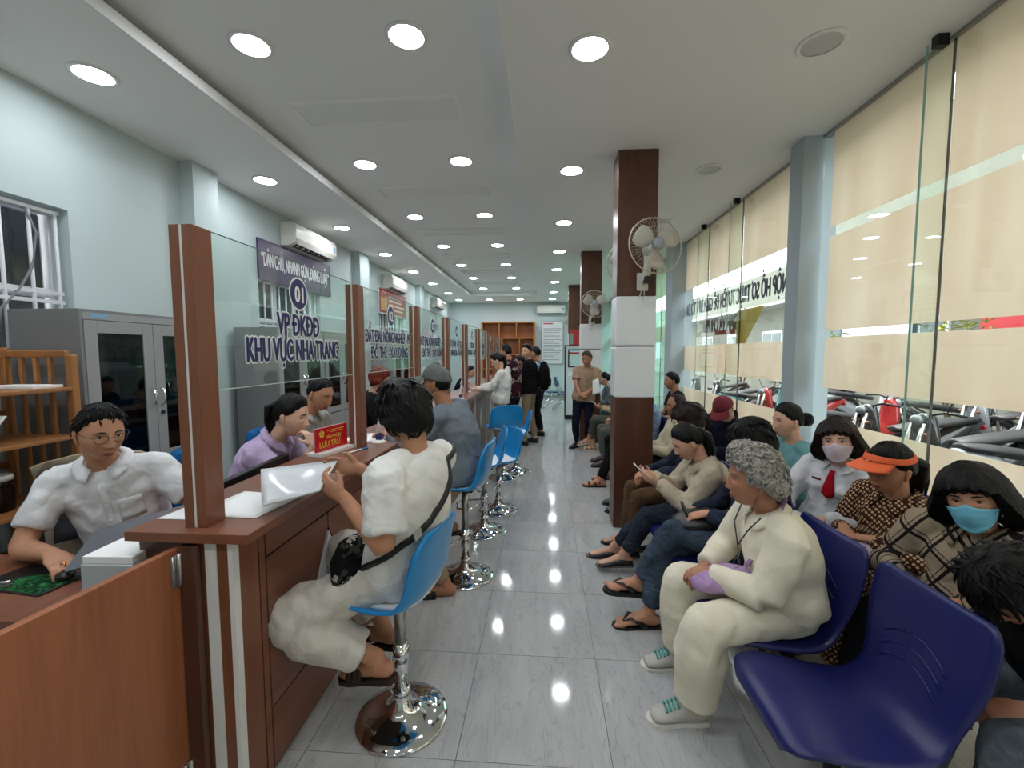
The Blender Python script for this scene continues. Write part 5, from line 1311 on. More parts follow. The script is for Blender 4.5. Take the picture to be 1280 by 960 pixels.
        if L.get('collar'):
            c = MB(); G = np.zeros((19, 5, 3)); cc = spine(.985); wdt = L.get('collar_w', .034)
            for i, a in enumerate(np.linspace(-2.75, 2.75, 19)):       # open at the front
                ar = a+PI; dirv = XS*math.sin(ar)+F*math.cos(ar); fl = abs(a)/2.75
                for j, v in enumerate((0, .33, .55, .78, 1)):
                    r_ = (.061+(0 if v < .4 else .012+.030*(v-.4)*(1+.8*fl)))*s; zz_ = (.028 if v == 0 else .044 if v == .33 else .046-.6*(v-.33)*wdt*1.6*(1+.9*fl**3))
                    drop = -.036*fl**2.2; G[i, j] = cc+dirv*r_*(1+.12*fl)+Sp*(zz_+drop)*s
            c.grid(G); part_c = c.build('collar', L.get('collar') if not isinstance(L.get('collar'), bool) else top, shirt, True, solid=.003)
        if L.get('placket'):
            c = MB(); bt = MB()
            # points on the front of the cloth found on the fused mesh
            pts = [front_at(tt) for tt in (.90, .82, .75, .67, .6, .52, .45, .37, .3, .22, .15, .08)]
            c.sweep(pts, .014*s, .003*s, side=XS, n=8); pts = pts[::2]; c.build('placket', L.get('placket') if not isinstance(L['placket'], bool) else top, shirt, True)
            for q in pts[1:]: MB().ball(q+F*.004, .0055, .0055, .0055, 8, 6).build('button', L.get('button', pm('pale_button', (214, 210, 204), .3)), shirt, True)
        if L.get('pocket'):
            G = np.array([[front_at(.66+.085*b, -.075+.042*a, .002) for b in np.linspace(-1, 1, 6)] for a in np.linspace(-1, 1, 6)])
            MB().grid(G).build('pocket', top, shirt, True, solid=.003)
        if L.get('tie_m'):
            pts = [front_at(tt, 0, .007) for tt in (.93, .90, .8, .68, .58, .53)]
            MB().sweep(pts, V(.018, .014, .022, .032, .036, .008)*s, .005, side=XS, n=8).build('neck_tie', L['tie_m'], shirt, True)
        if L.get('badge'):
            q = front_at(.76, .075, .006)
            MB().obox(q, XS*.024, Sp*.006, F*.002).build('name_badge', pm('badge_red', (110, 30, 40), .4), shirt)
        if L.get('vest'):
            mb = MB(); torso(mb, -.05, off+.012, .93, 20, lo); vv, vf = remesh(mb, .016, 2, .006, 9, 3.3); q = MB(); q.add(vv, vf); q.build('vest', L['vest'], t, True)
        look['_shirt'] = (shirt, R, loc)
    bot = L.get('bottom')
    if bot:
        mb = MB(); tr_, kr, hr_ = L.get('thigh', 1.0), L.get('knee_r', 1.0), L.get('hem_r', 1.0); hf_ = L.get('hem', .93)
        pts = [spine(-.20), spine(-.06), spine(.06), spine(.16)]
        mb.sweep(pts, V(.125, .168, .172, .160)*s*w, V(.105, .124, .126, .118)*s*(.5+.5*w), side=X, n=18)
        for k in 'LR':
            J, K, A, d, r, u, a, sd = legs[k]; mb.ball(J, .095*s*tr_*(.5+.5*w), .1*s, .095*s, 14, 10)
            mb.sweep([J, (J+K)/2, K], V(.094, .084, .066*kr)*s*tr_, n=16); mb.ball(K, .066*kr*s)
            e = K+(A-K)*hf_; m_ = K+(e-K)*.4; mb.sweep([K, m_, e], V(.066*kr, .064*kr*(.6+.4*hr_), .050*hr_)*s, n=16, cap=.05)
        tv, tf = remesh(mb, L.get('vox', .012)*1.1/detail**.5, 2, L.get('bfold', .014), 8, len(label)*1.3)
        q = MB(); q.add(tv, tf); q.build(L.get('botname', 'trousers'), bot, t, True)
    # ---- shoes
    sk = L.get('shoe', 'shoe'); sm1, sm2 = L.get('shoe_m', BLACKP), L.get('sole_m', pm('sole_dark', (34, 30, 28), .7))
    for k in 'LR':
        J, K, A, d, r, u, a, sd = legs[k]
        if a.get('hide'): continue
        if sk == 'bare': continue
        q = MB()
        if sk in ('shoe', 'sneaker', 'flat'):
            pts, wx, hx = foot_path(A, d, u, s, .007)
            if sk == 'flat':
                pts = [x_-u*.014*s for x_ in pts]; hx = [min(h_, .026*s) for h_ in hx]
            mq = MB(); mq.sweep(pts, wx, hx, side=r, n=14)
            if sk == 'sneaker': mq.sweep([A-d*.01*s-u*.01*s, A+u*.02*s-d*.012*s], .044*s, n=14)
            fv, ff = remesh(mq, .007, 3); q.add(fv, ff); o = q.build('shoe', sm1, t, True)
            q2 = MB(); sole(q2, A, d, r, u, s, .024 if sk == 'sneaker' else .014, .04); q2.build('sole', sm2, o, bevel=.005)
            if sk == 'sneaker' and L.get('lace_m'):
                q3 = MB()
                for z in (.075, .092, .109, .126): q3.tube([A+d*z*s+r*x_*s+u*(.006-.42*(z-.075)-.30*abs(x_))*s for x_ in (-.03, -.015, 0, .015, .03)], .006, 6)
                q3.build('laces', L['lace_m'], o, True)
        else:
            sole(q, A, d, r, u, s, .028 if sk == 'flipflop' else .022, .05); o = q.build('sandal_sole', sm2, t, bevel=.006)
            q2 = MB(); arc = lambda z, wd_, hh, tilt=0: [A+d*(z+tilt*c_)*s+r*c_*wd_*s+u*(-.072+hh*math.sqrt(max(0, 1-c_*c_)))*s for c_ in np.linspace(-1, 1, 9)]
            if sk == 'flipflop':
                tp = A+d*.15*s+r*(-sd)*.018*s-u*.046*s
                for e in (-1, 1): q2.sweep([tp, A+d*.11*s+r*e*.03*s-u*.020*s, A+d*.05*s+r*e*.045*s-u*.05*s, A+d*.02*s+r*e*.043*s-u*.072*s], [.007, .012, .014, .012], [.004]*4, side=d, n=8)
            elif sk == 'slide': 
                for z in (.075, .10, .125): q2.sweep(arc(z, .047, .060-.22*(z-.06)), .016*s, .005, side=d, n=8)
            else:
                q2.sweep(arc(.135, .05, .046), .011*s, .004, side=d, n=8); q2.sweep(arc(.075, .047, .060, .015), .012*s, .004, side=d, n=8)
                q2.sweep([A+r*e*.04*s-u*.02*s-d*(.03-.0)*s+d*.03*s*abs(e) for e in np.linspace(-1, 1, 5)] if False else [A+r*.04*s-u*.035*s+d*.02*s, A-d*.055*s-u*.02*s, A-r*.04*s-u*.035*s+d*.02*s], .009*s, .004, side=u, n=8)
            q2.build('strap', sm1, o, True)
    return t
SK1 = skinmat('skin_fair', (214, 168, 142)); SK2 = skinmat('skin_tan', (194, 144, 114)); SK3 = skinmat('skin_brown', (174, 124, 96)); SK4 = skinmat('skin_light', (222, 182, 158))
HB = hairmat('black_hair', (11, 10, 10)); HBR = hairmat('dark_brown_hair', (34, 23, 19)); HG = hairmat('grey_hair', (158, 154, 146), .6, .4); HGD = hairmat('salt_pepper_hair', (74, 70, 66), .5, .5)
WSH = cloth('white_shirt', (226, 228, 232), .3); WTEE = cloth('white_tee', (226, 226, 222), .35); CREAM = cloth('cream_fleece', (228, 222, 200), .25, 6)
KHAKI = cloth('khaki_cloth', (150, 132, 108), .3); BLACKC = cloth('black_cloth', (18, 18, 20), .3); NAVYC = cloth('navy_cloth', (24, 26, 44), .3); DARKT = cloth('dark_trousers', (26, 28, 34), .3)
GREYB = cloth('blue_grey_shirt', (110, 120, 130), .35); LAV = cloth('lavender_shirt', (190, 172, 206), .3); GSH = cloth('grey_shirt', (172, 172, 168), .3)
BEIGE = cloth('beige_jacket_cloth', (186, 174, 152), .5, 8); CARGO = cloth('white_cargo', (212, 208, 198), .45, 8); OLIVE = cloth('olive_grey_trousers', (84, 86, 78), .3); BROWNT = cloth('brown_trousers', (88, 66, 46), .35)
TEAL = cloth('teal_top', (108, 156, 158), .3); TAN = cloth('tan_shirt', (160, 136, 112), .3)
JEAN = denim('blue_jeans', (64, 78, 94)); JEAND = denim('dark_jeans', (40, 46, 58)); JEANJ = denim('denim_jacket', (38, 45, 60)); JEANG = denim('grey_jeans', (90, 98, 104))
def seated_feet(x, y, front=90, fwd_=.42, sep=.11, z=.085, a=None, b=None):
    """ankles in front of a chair at (x, y)"""
    f = math.radians(front); d = V(-math.sin(f), math.cos(f)); r = V(math.cos(f), math.sin(f)); c = V(x, y)
    l = c+d*fwd_-r*sep; q = c+d*fwd_+r*sep
    return {'L': a or {'p': (l[0], l[1], z)}, 'R': b or {'p': (q[0], q[1], z)}}
def lap(x, y, z, front=90, sep=.06, curl=.5):
    f = math.radians(front); d = V(-math.sin(f), math.cos(f), 0); r = V(math.cos(f), math.sin(f), 0); c = V(x, y, z)
    return {'L': {'p': tuple(c-r*sep), 'd': tuple(d*.7+r*.7-V(0, 0, .25)), 'n': (0, 0, -1), 'curl': curl}, 'R': {'p': tuple(c+r*sep), 'd': tuple(d*.7-r*.7-V(0, 0, .2)), 'n': (0, 0, -1), 'curl': curl}}

# --- staff behind the counter
person('man with glasses in a white short-sleeved shirt seated at the desk', (-2.0, 1.96, .55), (-1.905, 1.72, 1.225), (-112, 12, 0), -148,
       {'R': {'p': (-1.90, 1.50, .79), 'd': (.75, -.35, -.15), 'n': (0, 0, -1), 'curl': .35, 'pole': (-.9, .1, -.4)}, 'L': {'p': (-1.52, 1.72, .87), 'd': (.9, -.2, .1), 'n': (0, 0, -1), 'pole': (.5, .5, -1)}},
       {'L': {'p': (-2.25, 1.80, .085)}, 'R': {'p': (-2.40, 1.95, .085)}},
       dict(skin=SK2, hair='short', hairmat=HB, glasses=True, top=WSH, sleeve='short', sleeve_len=.72, collar=True, placket=True, pocket=True, bottom=DARKT, wide=1.03, belly=.5, loose=.012, arm=1.05, lip=lipmat((150, 84, 78))), s=1.02)
tag(MB().lathe([(.0098, -.003), (.0118, 0), (.0098, .003)], (0, 0, 0), 16, 1).build('ring', pm('gold', (214, 160, 60), .2, 1), None, True, loc=(-1.80, 1.455, .775)), 'gold ring on the mouse hand of the man with glasses', 'ring')
person('woman in a lavender shirt resting her chin on her hand behind the counter', (-1.88, 2.50, .56), (-1.47, 2.42, 1.20), (-86, 12, 0), -84,
       {'R': {'p': (-1.305, 2.35, 1.04), 'd': (-.35, .15, .7), 'n': (-.8, .2, -.3), 'curl': .8, 'pole': (.5, -.2, -.9)}, 'L': {'p': (-1.40, 2.58, .82), 'd': (.8, -.4, 0), 'n': (0, 0, -1), 'pole': (-.2, .7, -.6)}},
       {'L': {'p': (-1.55, 2.62, .085)}, 'R': {'p': (-1.55, 2.4, .085)}},
       dict(skin=SK4, fem=1, hair='pull', hairmat=HB, tail=[(0, -.10, .05), (0, -.135, .03), (0, -.145, -.05), (0, -.13, -.14)], top=LAV, sleeve='short', sleeve_len=.6, collar=True, bottom=DARKT, sleeve_r=1.1), s=.97)
person('man with a crew cut in a light grey shirt seated behind the counter', (-1.95, 3.10, .58), (-1.63, 3.05, 1.265), (-100, 22, 0), -95,
       {'R': {'p': (-1.45, 2.9, .86), 'd': (.9, .2, 0), 'n': (0, 0, -1)}, 'L': {'p': (-1.45, 3.2, .86), 'd': (.9, -.2, 0), 'n': (0, 0, -1)}},
       {'L': {'p': (-1.6, 3.2, .085)}, 'R': {'p': (-1.6, 3.0, .085)}},
       dict(skin=SK2, hair='crew', hairmat=HB, top=GSH, sleeve='short', collar=True, placket=True, bottom=DARKT, wide=1.05), s=1.05)
person('woman with reddish hair seated behind the counter, her face turned away', (-2.0, 4.70, .56), (-1.80, 4.66, 1.28), (-60, 10, 0), -80, lap(-1.55, 4.66, .82, -90), {'L': {'p': (-1.6, 4.8, .085)}, 'R': {'p': (-1.6, 4.6, .085)}},
       dict(skin=SK4, fem=1, hair='youth', hairmat=hairmat('red_brown_hair', (110, 40, 28), .4, .6), top=DARKT, bottom=DARKT), s=1.0, detail=.4)
person('staff member in a white shirt far behind the counter, back half turned', (-1.98, 7.75, .56), (-1.80, 7.7, 1.14), (-100, 15, 0), -100, lap(-1.55, 7.7, .82, -90), {'L': {'p': (-1.6, 7.85, .085)}, 'R': {'p': (-1.6, 7.6, .085)}},
       dict(skin=SK1, hair='short', hairmat=HB, top=WSH, bottom=DARKT), s=.95, detail=.4)
person('staff member in white with a dark vest farthest behind the counter', (-1.8, 8.95, .56), (-1.52, 8.9, 1.17), (-85, 10, 0), -85, lap(-1.4, 8.9, .85, -90), {'L': {'p': (-1.5, 9.05, .085)}, 'R': {'p': (-1.5, 8.8, .085)}},
       dict(skin=SK1, hair='short', hairmat=HB, top=WSH, bottom=DARKT, vest=NAVYC), s=.97, detail=.4)

# --- at the counter
youth = dict(skin=SK2, hair='youth', hairmat=HB, top=WTEE, sleeve='short', sleeve_len=.80, sleeve_r=1.22, loose=.022, hem_t=-.20, flare=.02, bottom=CARGO, thigh=1.12, knee_r=1.30, hem_r=1.65, hem=.82, shoe='slide', shoe_m=pm('brown_slide', (54, 38, 30), .6), sole_m=pm('brown_slide_sole', (46, 32, 26), .7), fold=.0145, bfold=.018)
person('youth with thick black hair in a white tee on the nearest stool', (-.60, 1.75, .695), (-.575, 1.745, 1.312), (64, 14, 0), 66,
       {'L': {'p': (-.735, 1.52, 1.035), 'd': (-.75, .15, .40), 'n': (-.1, .9, .3), 'curl': .55, 'thumb': .2, 'pole': (.3, -.3, -1)}, 'R': {'p': (-.815, 1.84, 1.055), 'd': (-.75, -.1, .15), 'n': (-.1, -.9, .2), 'curl': .55, 'thumb': .2, 'pole': (.2, .4, -1)}},
       {'L': {'p': (-.665, 1.62, .345), 'pitch': 12, 'yaw': 75, 'pole': (-1, -.25, .8)}, 'R': {'p': (-.73, 1.87, .31), 'pitch': 8, 'yaw': 70, 'pole': (-1, .3, .8)}}, youth, s=.99)
person('man in a grey cap and blue-grey shirt on the second stool, back to the viewer', (-.565, 2.94, .755), (-.735, 2.93, 1.36), (80, -6, 0), 76,
       {'L': {'p': (-1.02, 2.78, 1.03), 'd': (-.9, .3, 0), 'n': (0, 0, -1), 'pole': (.2, -.6, -.8)}, 'R': {'p': (-1.02, 3.1, 1.03), 'd': (-.9, -.3, 0), 'n': (0, 0, -1), 'pole': (.2, .6, -.8)}},
       {'L': {'p': (-.63, 2.68, .075), 'yaw': 100, 'pole': (-1, -.4, .5)}, 'R': {'p': (-.68, 3.0, .36), 'pitch': 15, 'yaw': 70, 'pole': (-1, .3, .6)}},
       dict(skin=SK3, hair='short', hairmat=HB, cap=pm('grey_cap', (92, 98, 96), .8, vary=.15, vscale=30), bill=.085, hairvol=.4, top=GREYB, sleeve='long', loose=.022, hem_t=-.16, bottom=KHAKI, shoe='slide', shoe_m=BLACKP, wide=1.06, fold=.013), s=1.03)
person('girl in a white hooded jacket and beige trousers leaning on the counter', (-.66, 6.52, .86), (-.70, 6.50, 1.44), (85, 25, 0), 85,
       {'L': {'p': (-1.0, 6.36, 1.03), 'd': (-.9, .1, 0), 'n': (0, 0, -1), 'pole': (.3, -.4, -1)}, 'R': {'p': (-1.0, 6.68, 1.03), 'd': (-.9, -.1, 0), 'n': (0, 0, -1), 'pole': (.3, .4, -1)}},
       {'L': {'p': (-.62, 6.42, .08)}, 'R': {'p': (-.66, 6.62, .08)}},
       dict(skin=SK4, fem=1, hair='pull', hairmat=HB, tail=[(0, -.10, .04), (0, -.14, .02), (0, -.15, -.08), (0, -.12, -.18)], top=WTEE, hood=True, bottom=KHAKI, loose=.02, hem_t=-.16, knee_r=1.2, hem_r=1.5, shoe='sneaker', shoe_m=WHITEP), s=.93, detail=.6)
person('tall man in a dark maroon patterned shirt standing past the girl in white', (-.52, 7.08, .93), (-.62, 7.05, 1.575), (70, 5, 0), 60,
       {'L': {'p': (-.66, 6.9, .98)}, 'R': {'p': (-.80, 7.2, 1.02), 'd': (-.9, 0, 0)}}, {'L': {'p': (-.46, 6.98, .08)}, 'R': {'p': (-.50, 7.2, .08)}},
       dict(skin=SK2, hair='short', hairmat=HB, top=splotch('floral_shirt', [(34, 24, 30), (74, 28, 36), (34, 24, 30), (150, 140, 134), (50, 26, 34)], 16), sleeve='short', bottom=DARKT, collar=True, hem_t=-.2), s=1.0, detail=.6)
person('person in a blue plaid shirt half hidden between the standing men', (-.42, 8.05, .86), (-.43, 8.0, 1.40), (80, 20, 0), 80, {'L': {'p': (-.7, 7.9, 1.02)}, 'R': {'p': (-.7, 8.2, 1.02)}}, {'L': {'p': (-.4, 7.95, .08)}, 'R': {'p': (-.4, 8.15, .08)}},
       dict(skin=SK2, hair='short', hairmat=HB, top=plaid('blue_plaid', (52, 80, 150), (26, 34, 66), 14, .25), bottom=DARKT), s=.93, detail=.5)
person('young man in a black jacket and khaki trousers with a backpack, looking back', (-.25, 7.42, .92), (-.305, 7.46, 1.575), (150, 2, 0), 80,
       {'L': {'p': (-.42, 7.22, .80), 'd': (-.2, 0, -1), 'n': (.5, .5, 0), 'curl': .8}, 'R': {'p': (-.55, 7.6, 1.0)}}, {'L': {'p': (-.33, 7.28, .08)}, 'R': {'p': (-.16, 7.52, .08)}},
       dict(skin=SK1, hair='short', hairmat=HB, hairvol=1.5, top=BLACKC, turtle=True, bottom=pm('khaki_trouser', (142, 124, 102), .9), loose=.022, hem_t=-.14, shoe='shoe', shoe_m=BLACKP), s=1.0, detail=.7)
person('man in a light blue shirt standing behind the one with the backpack', (-.10, 8.25, .92), (-.165, 8.2, 1.55), (70, 3, 0), 70, {'L': {'p': (-.3, 8.05, .8)}, 'R': {'p': (-.3, 8.4, .9)}}, {'L': {'p': (-.05, 8.12, .08)}, 'R': {'p': (-.12, 8.35, .08)}},
       dict(skin=SK2, hair='short', hairmat=HB, top=cloth('pale_blue_shirt', (150, 168, 200), .3), bottom=DARKT, shoe='shoe'), s=1.0, detail=.5)
person('grey-haired man in a tan shirt and dark trousers standing with papers', (.64, 7.15, .83), (.685, 7.1, 1.465), (150, 16, 0), 168,
       {'L': {'p': (.66, 6.93, .91), 'd': (-.8, -.1, -.2), 'n': (0, .8, -.5), 'curl': .7, 'pole': (1, .2, -.5)}, 'R': {'p': (.57, 6.93, .90), 'd': (.7, -.2, -.2), 'n': (0, .8, -.5), 'curl': .7, 'pole': (-1, .2, -.5)}},
       {'L': {'p': (.72, 7.2, .08), 'yaw': 150}, 'R': {'p': (.54, 7.18, .08), 'yaw': 140}},
       dict(skin=SK3, hair='short', hairmat=HGD, top=TAN, sleeve='short', sleeve_len=.75, sleeve_r=1.15, collar=True, placket=True, hem_t=-.16, loose=.02, bottom=NAVYC, shoe='shoe', age=1, wide=1.06), s=.93, detail=.9)

# --- front row
person('elderly woman with curly grey hair in a cream tracksuit on the front bench', (1.03, 1.89, .515), (.872, 1.865, 1.04), (86, 4, 0), 88,
       {'L': {'p': (.72, 1.885, .615), 'd': (-.85, .35, -.25), 'n': (.1, .3, -1), 'curl': .55, 'pole': (.4, -.8, -.6)}, 'R': {'p': (.73, 1.975, .60), 'd': (-.8, -.35, -.3), 'n': (.1, -.3, -1), 'curl': .6, 'pole': (.3, .8, -.5)}},
       {'L': {'p': (.635, 1.795, .085), 'yaw': 92, 'pole': (-1, -.25, .6)}, 'R': {'p': (.68, 2.12, .085), 'yaw': 92, 'pole': (-1, .3, .6)}},
       dict(skin=SK3, fem=1, flat=True, age=1, hair='curly', hairmat=HG, brow=pm('grey_brow', (110, 104, 98), .8), top=CREAM, collar=True, collar_w=.05, sleeve_r=1.32, loose=.03, hem_t=-.08, bottom=CREAM, thigh=1.08, knee_r=1.35, hem_r=1.75, hem=.93, shoe='sneaker', shoe_m=pm('sneaker_grey', (186, 182, 174), .7), sole_m=pm('sneaker_sole', (222, 218, 206), .6), lace_m=pm('teal_lace', (70, 160, 150), .6), fold=.010, bfold=.010, lip=lipmat((132, 78, 68)), wide=1.04), s=.93, detail=1.2)
person('woman in a denim jacket and blue jeans with crossed legs behind the cream tracksuit', (1.10, 2.42, .52), (1.135, 2.43, 1.07), (95, 22, 0), 90,
       {'L': {'p': (.87, 2.36, .70), 'd': (-.8, .3, -.3), 'n': (0, .2, -1), 'curl': .4, 'pole': (.4, -.7, -.6)}, 'R': {'p': (.86, 2.52, .66), 'd': (-.8, -.3, -.2), 'n': (0, 0, -1), 'pole': (.4, .7, -.6)}},
       {'L': {'p': (.565, 2.52, .235), 'yaw': 88, 'pitch': -4, 'pole': (-1, .0, .9)}, 'R': {'p': (.60, 2.44, .085), 'yaw': 92, 'pole': (-1, -.1, .8)}},
       dict(skin=SK2, fem=1, hair='youth', hairmat=HB, top=JEANJ, collar=True, bottom=JEAN, hem_r=1.15, hem=.90, shoe='flipflop', shoe_m=BLACKP, sole_m=BLACKP, bfold=.012), s=.98, detail=1.0)
person('woman with a dark ponytail in a beige jacket looking at her phone', (1.11, 2.92, .515), (.945, 2.915, .975), (88, 30, 0), 88,
       {'L': {'p': (.745, 2.86, .715), 'd': (-.75, .25, .25), 'n': (.3, .5, .4), 'curl': .55, 'pole': (.5, -.6, -.8)}, 'R': {'p': (.75, 3.0, .715), 'd': (-.8, -.2, .25), 'n': (.3, -.4, .5), 'curl': .5, 'pole': (.5, .7, -.8)}},
       {'L': {'p': (.57, 3.06, .13), 'yaw': 85, 'pitch': 4, 'pole': (-1, 0, .8)}, 'R': {'p': (.53, 3.27, .085), 'yaw': 85, 'pole': (-1, .2, .7)}},
       dict(skin=SK1, fem=1, hair='pull', hairmat=HB, tail=[(0, -.10, .04), (0, -.15, .0), (0, -.175, -.09), (0.0, -.17, -.18)], tailr=1.3, top=BEIGE, collar=True, collar_w=.06, sleeve_r=1.2, loose=.028, bottom=JEAND, shoe='flat', shoe_m=BLACKP, sole_m=pm('grey_sole', (96, 92, 88), .7), hem=.84, fold=.015), s=.97, detail=1.0)
person('woman with brown hair and brown trousers next to the column, head bowed', (1.12, 3.41, .515), (1.125, 3.42, 1.045), (90, 30, 0), 90, lap(.80, 3.42, .62), seated_feet(1.12, 3.42, fwd_=.45),
       dict(skin=SK2, fem=1, hair='youth', hairmat=HBR, tail=[(0, -.10, .02), (0, -.14, -.02), (0, -.15, -.1), (0, -.13, -.2)], top=JEANJ, bottom=BROWNT, shoe='flat'), s=.97, detail=.7)
person('balding man in a cream shirt seated just beyond the nearest column', (1.22, 4.35, .52), (1.295, 4.35, 1.04), (88, 2, 0), 90, lap(.98, 4.33, .64), seated_feet(1.22, 4.35, fwd_=.42),
       dict(skin=SK3, hair='bald', hairmat=HBR, top=pm('cream_shirt', (196, 186, 158), .9), sleeve='long', collar=True, bottom=DARKT, shoe='shoe', age=1), s=.98, detail=.7)
person('person in a pale blue striped shirt and black trousers behind the column', (1.22, 5.25, .52), (1.17, 5.25, 1.10), (90, 10, 0), 90, lap(.95, 5.25, .64), {'L': {'p': (.66, 5.06, .085)}, 'R': {'p': (.80, 5.36, .085)}},
       dict(skin=SK2, hair='short', hairmat=HB, top=plaid('pale_stripe', (168, 186, 208), (120, 146, 184), 26, .3), bottom=BLACKC, shoe='sandal', shoe_m=pm('brown_strap', (58, 38, 30), .6)), s=1.0, detail=.6)
person('person in grey trousers and brown shoes seated behind the column', (1.22, 6.10, .52), (1.16, 6.1, 1.09), (90, 10, 0), 90, lap(.95, 6.1, .64), {'L': {'p': (.84, 5.95, .085)}, 'R': {'p': (.86, 6.22, .085)}},
       dict(skin=SK2, hair='short', hairmat=HB, top=DARKT, bottom=OLIVE, shoe='shoe', shoe_m=pm('brown_shoe', (52, 36, 30), .5)), s=1.0, detail=.6)
person('woman with white sandals and grey trousers looking at a phone', (1.18, 6.80, .52), (1.14, 6.80, 1.08), (90, 25, 0), 90, {'L': {'p': (.90, 6.82, .70), 'd': (-.8, .2, .2), 'n': (.3, .4, .5)}, 'R': {'p': (.91, 6.96, .70), 'd': (-.8, -.2, .2), 'n': (.3, -.4, .5)}}, {'L': {'p': (.72, 7.0, .19), 'pitch': 10, 'pole': (-1, 0, .7)}, 'R': {'p': (.78, 6.98, .085)}},
       dict(skin=SK2, fem=1, hair='bob', hairmat=HB, top=pm('beige_sleeve', (176, 156, 122), .9), bottom=OLIVE, shoe='sandal', shoe_m=pm('white_strap', (214, 206, 190), .5), sole_m=pm('white_sandal', (196, 184, 164), .5), hem=.75), s=.97, detail=.6)
person('woman with tied dark hair in a grey top, farthest seated on the front row', (1.20, 8.20, .52), (1.12, 8.22, 1.07), (92, 6, 0), 92, lap(.95, 8.2, .64), seated_feet(1.2, 8.2),
       dict(skin=SK1, fem=1, hair='pull', hairmat=HB, bun=(0, -.11, .03), top=splotch('grey_print_top', [(96, 104, 106), (120, 128, 130), (80, 86, 90)], 22), bottom=pm('teal_trousers', (88, 130, 132), .9), shoe='flat'), s=.95, detail=.6)

# --- rear row along the glass
person('man in a black shirt seated by the glass beyond the balding man', (1.78, 6.12, .53), (1.75, 6.12, 1.17), (82, 6, 0), 90, lap(1.5, 6.1, .65), seated_feet(1.78, 6.12),
       dict(skin=SK3, hair='short', hairmat=HB, top=BLACKC, sleeve='short', bottom=NAVYC, shoe='shoe'), s=1.03, detail=.6)
person('man in a burgundy cap and navy jacket looking down by the glass', (1.78, 4.36, .52), (1.69, 4.22, 1.045), (128, 38, 0), 122, lap(1.5, 4.1, .66, 120), seated_feet(1.78, 4.36, 110),
       dict(skin=SK1, hair='short', hairmat=HB, cap=pm('burgundy_cap', (112, 28, 40), .8), bill=.08, billdrop=.03, hairvol=.4, top=NAVYC, hood=True, loose=.022, sleeve_r=1.15, bottom=JEAND, shoe='sneaker', wide=1.08), s=1.0, detail=.8)
person('woman with a hair bun in a teal top seen in profile by the pilaster', (1.78, 3.20, .52), (1.70, 3.16, 1.085), (94, 4, 0), 96, lap(1.45, 3.15, .66), seated_feet(1.78, 3.2),
       dict(skin=SK1, fem=1, hair='pull', hairmat=HB, bun=(0, -.135, .0), top=TEAL, loose=.02, bottom=JEAN, shoe='flat', lip=lipmat((160, 84, 80))), s=.99, detail=.9)
person('woman in a white face mask, white shirt and red neck tie', (1.76, 2.72, .52), (1.68, 2.60, 1.065), (140, 6, 8), 122, {'R': {'p': (1.42, 2.62, .66), 'd': (-.3, -.9, -.1), 'n': (0, 0, -1), 'curl': .3, 'pole': (.2, .9, -.5)}, 'L': {'p': (1.50, 2.42, .66), 'd': (-.8, .5, -.1), 'n': (0, 0, -1), 'curl': .3, 'pole': (.7, -.6, -.5)}}, seated_feet(1.76, 2.7, 105),
       dict(skin=SK4, fem=1, hair='bob', hairmat=HBR, mask=pm('pale_pink_mask', (212, 198, 208), .8), top=WSH, collar=True, tie_m=cloth('red_tie_cloth', (164, 22, 36), .2), badge=True, bottom=BLACKC, shoe='flat', sleeve_r=1.1), s=.97, detail=1.1)
person('woman in an orange sun visor and brown dotted blouse looking down', (1.75, 2.28, .52), (1.655, 2.18, 1.01), (98, 10, -4), 106, {'R': {'p': (1.50, 2.24, .69), 'd': (-.45, -.85, -.1), 'n': (0, 0, -1), 'curl': .45, 'pole': (.3, .8, -.5)}, 'L': {'p': (1.52, 2.08, .70), 'd': (-.6, .75, -.15), 'n': (0, 0, -1), 'curl': .4, 'pole': (.5, -.8, -.4)}}, seated_feet(1.75, 2.25, 100),
       dict(skin=SK2, fem=1, hair='pull', hairmat=HB, tail=[(0, -.10, .03), (0, -.14, .0), (0, -.155, -.07), (0, -.15, -.15)], tailr=1.5, visor=pm('orange_visor', (236, 104, 56), .6), bill=.09, billdrop=.012, top=dotted('brown_dot', (70, 40, 30), (206, 178, 138), 62, .40), collar=True, collar_w=.055, loose=.022, hem_t=-.2, flare=.03, bottom=dotted('brown_dot', (70, 40, 30), (206, 178, 138), 62, .40), lip=lipmat((150, 66, 62)), shoe='flat'), s=.98, detail=1.1)
person('woman in a light blue face mask and beige plaid shirt nearest the glass', (1.76, 1.86, .52), (1.655, 1.775, 1.01), (128, 10, 12), 118, {'R': {'p': (1.45, 1.85, .66), 'd': (-.6, -.6, -.1), 'n': (0, 0, -1), 'pole': (.2, .9, -.5)}, 'L': {'p': (1.48, 1.62, .66), 'd': (-.7, .6, -.1), 'n': (0, 0, -1), 'pole': (.6, -.8, -.5)}}, seated_feet(1.76, 1.86, 100),
       dict(skin=SK2, fem=1, flat=True, age=1, hair='fringe', hairmat=HB, mask=pm('light_blue_mask', (112, 188, 212), .8), pleat=True, top=plaid('beige_plaid', (160, 144, 122), (36, 30, 28), 11, .13), collar=True, collar_w=.06, placket=True, button=pm('brown_button', (60, 36, 30), .4), loose=.03, sleeve_r=1.2, hem_t=-.15, bottom=DARKT, shoe='flat', eyes=.75), s=.98, detail=1.1)
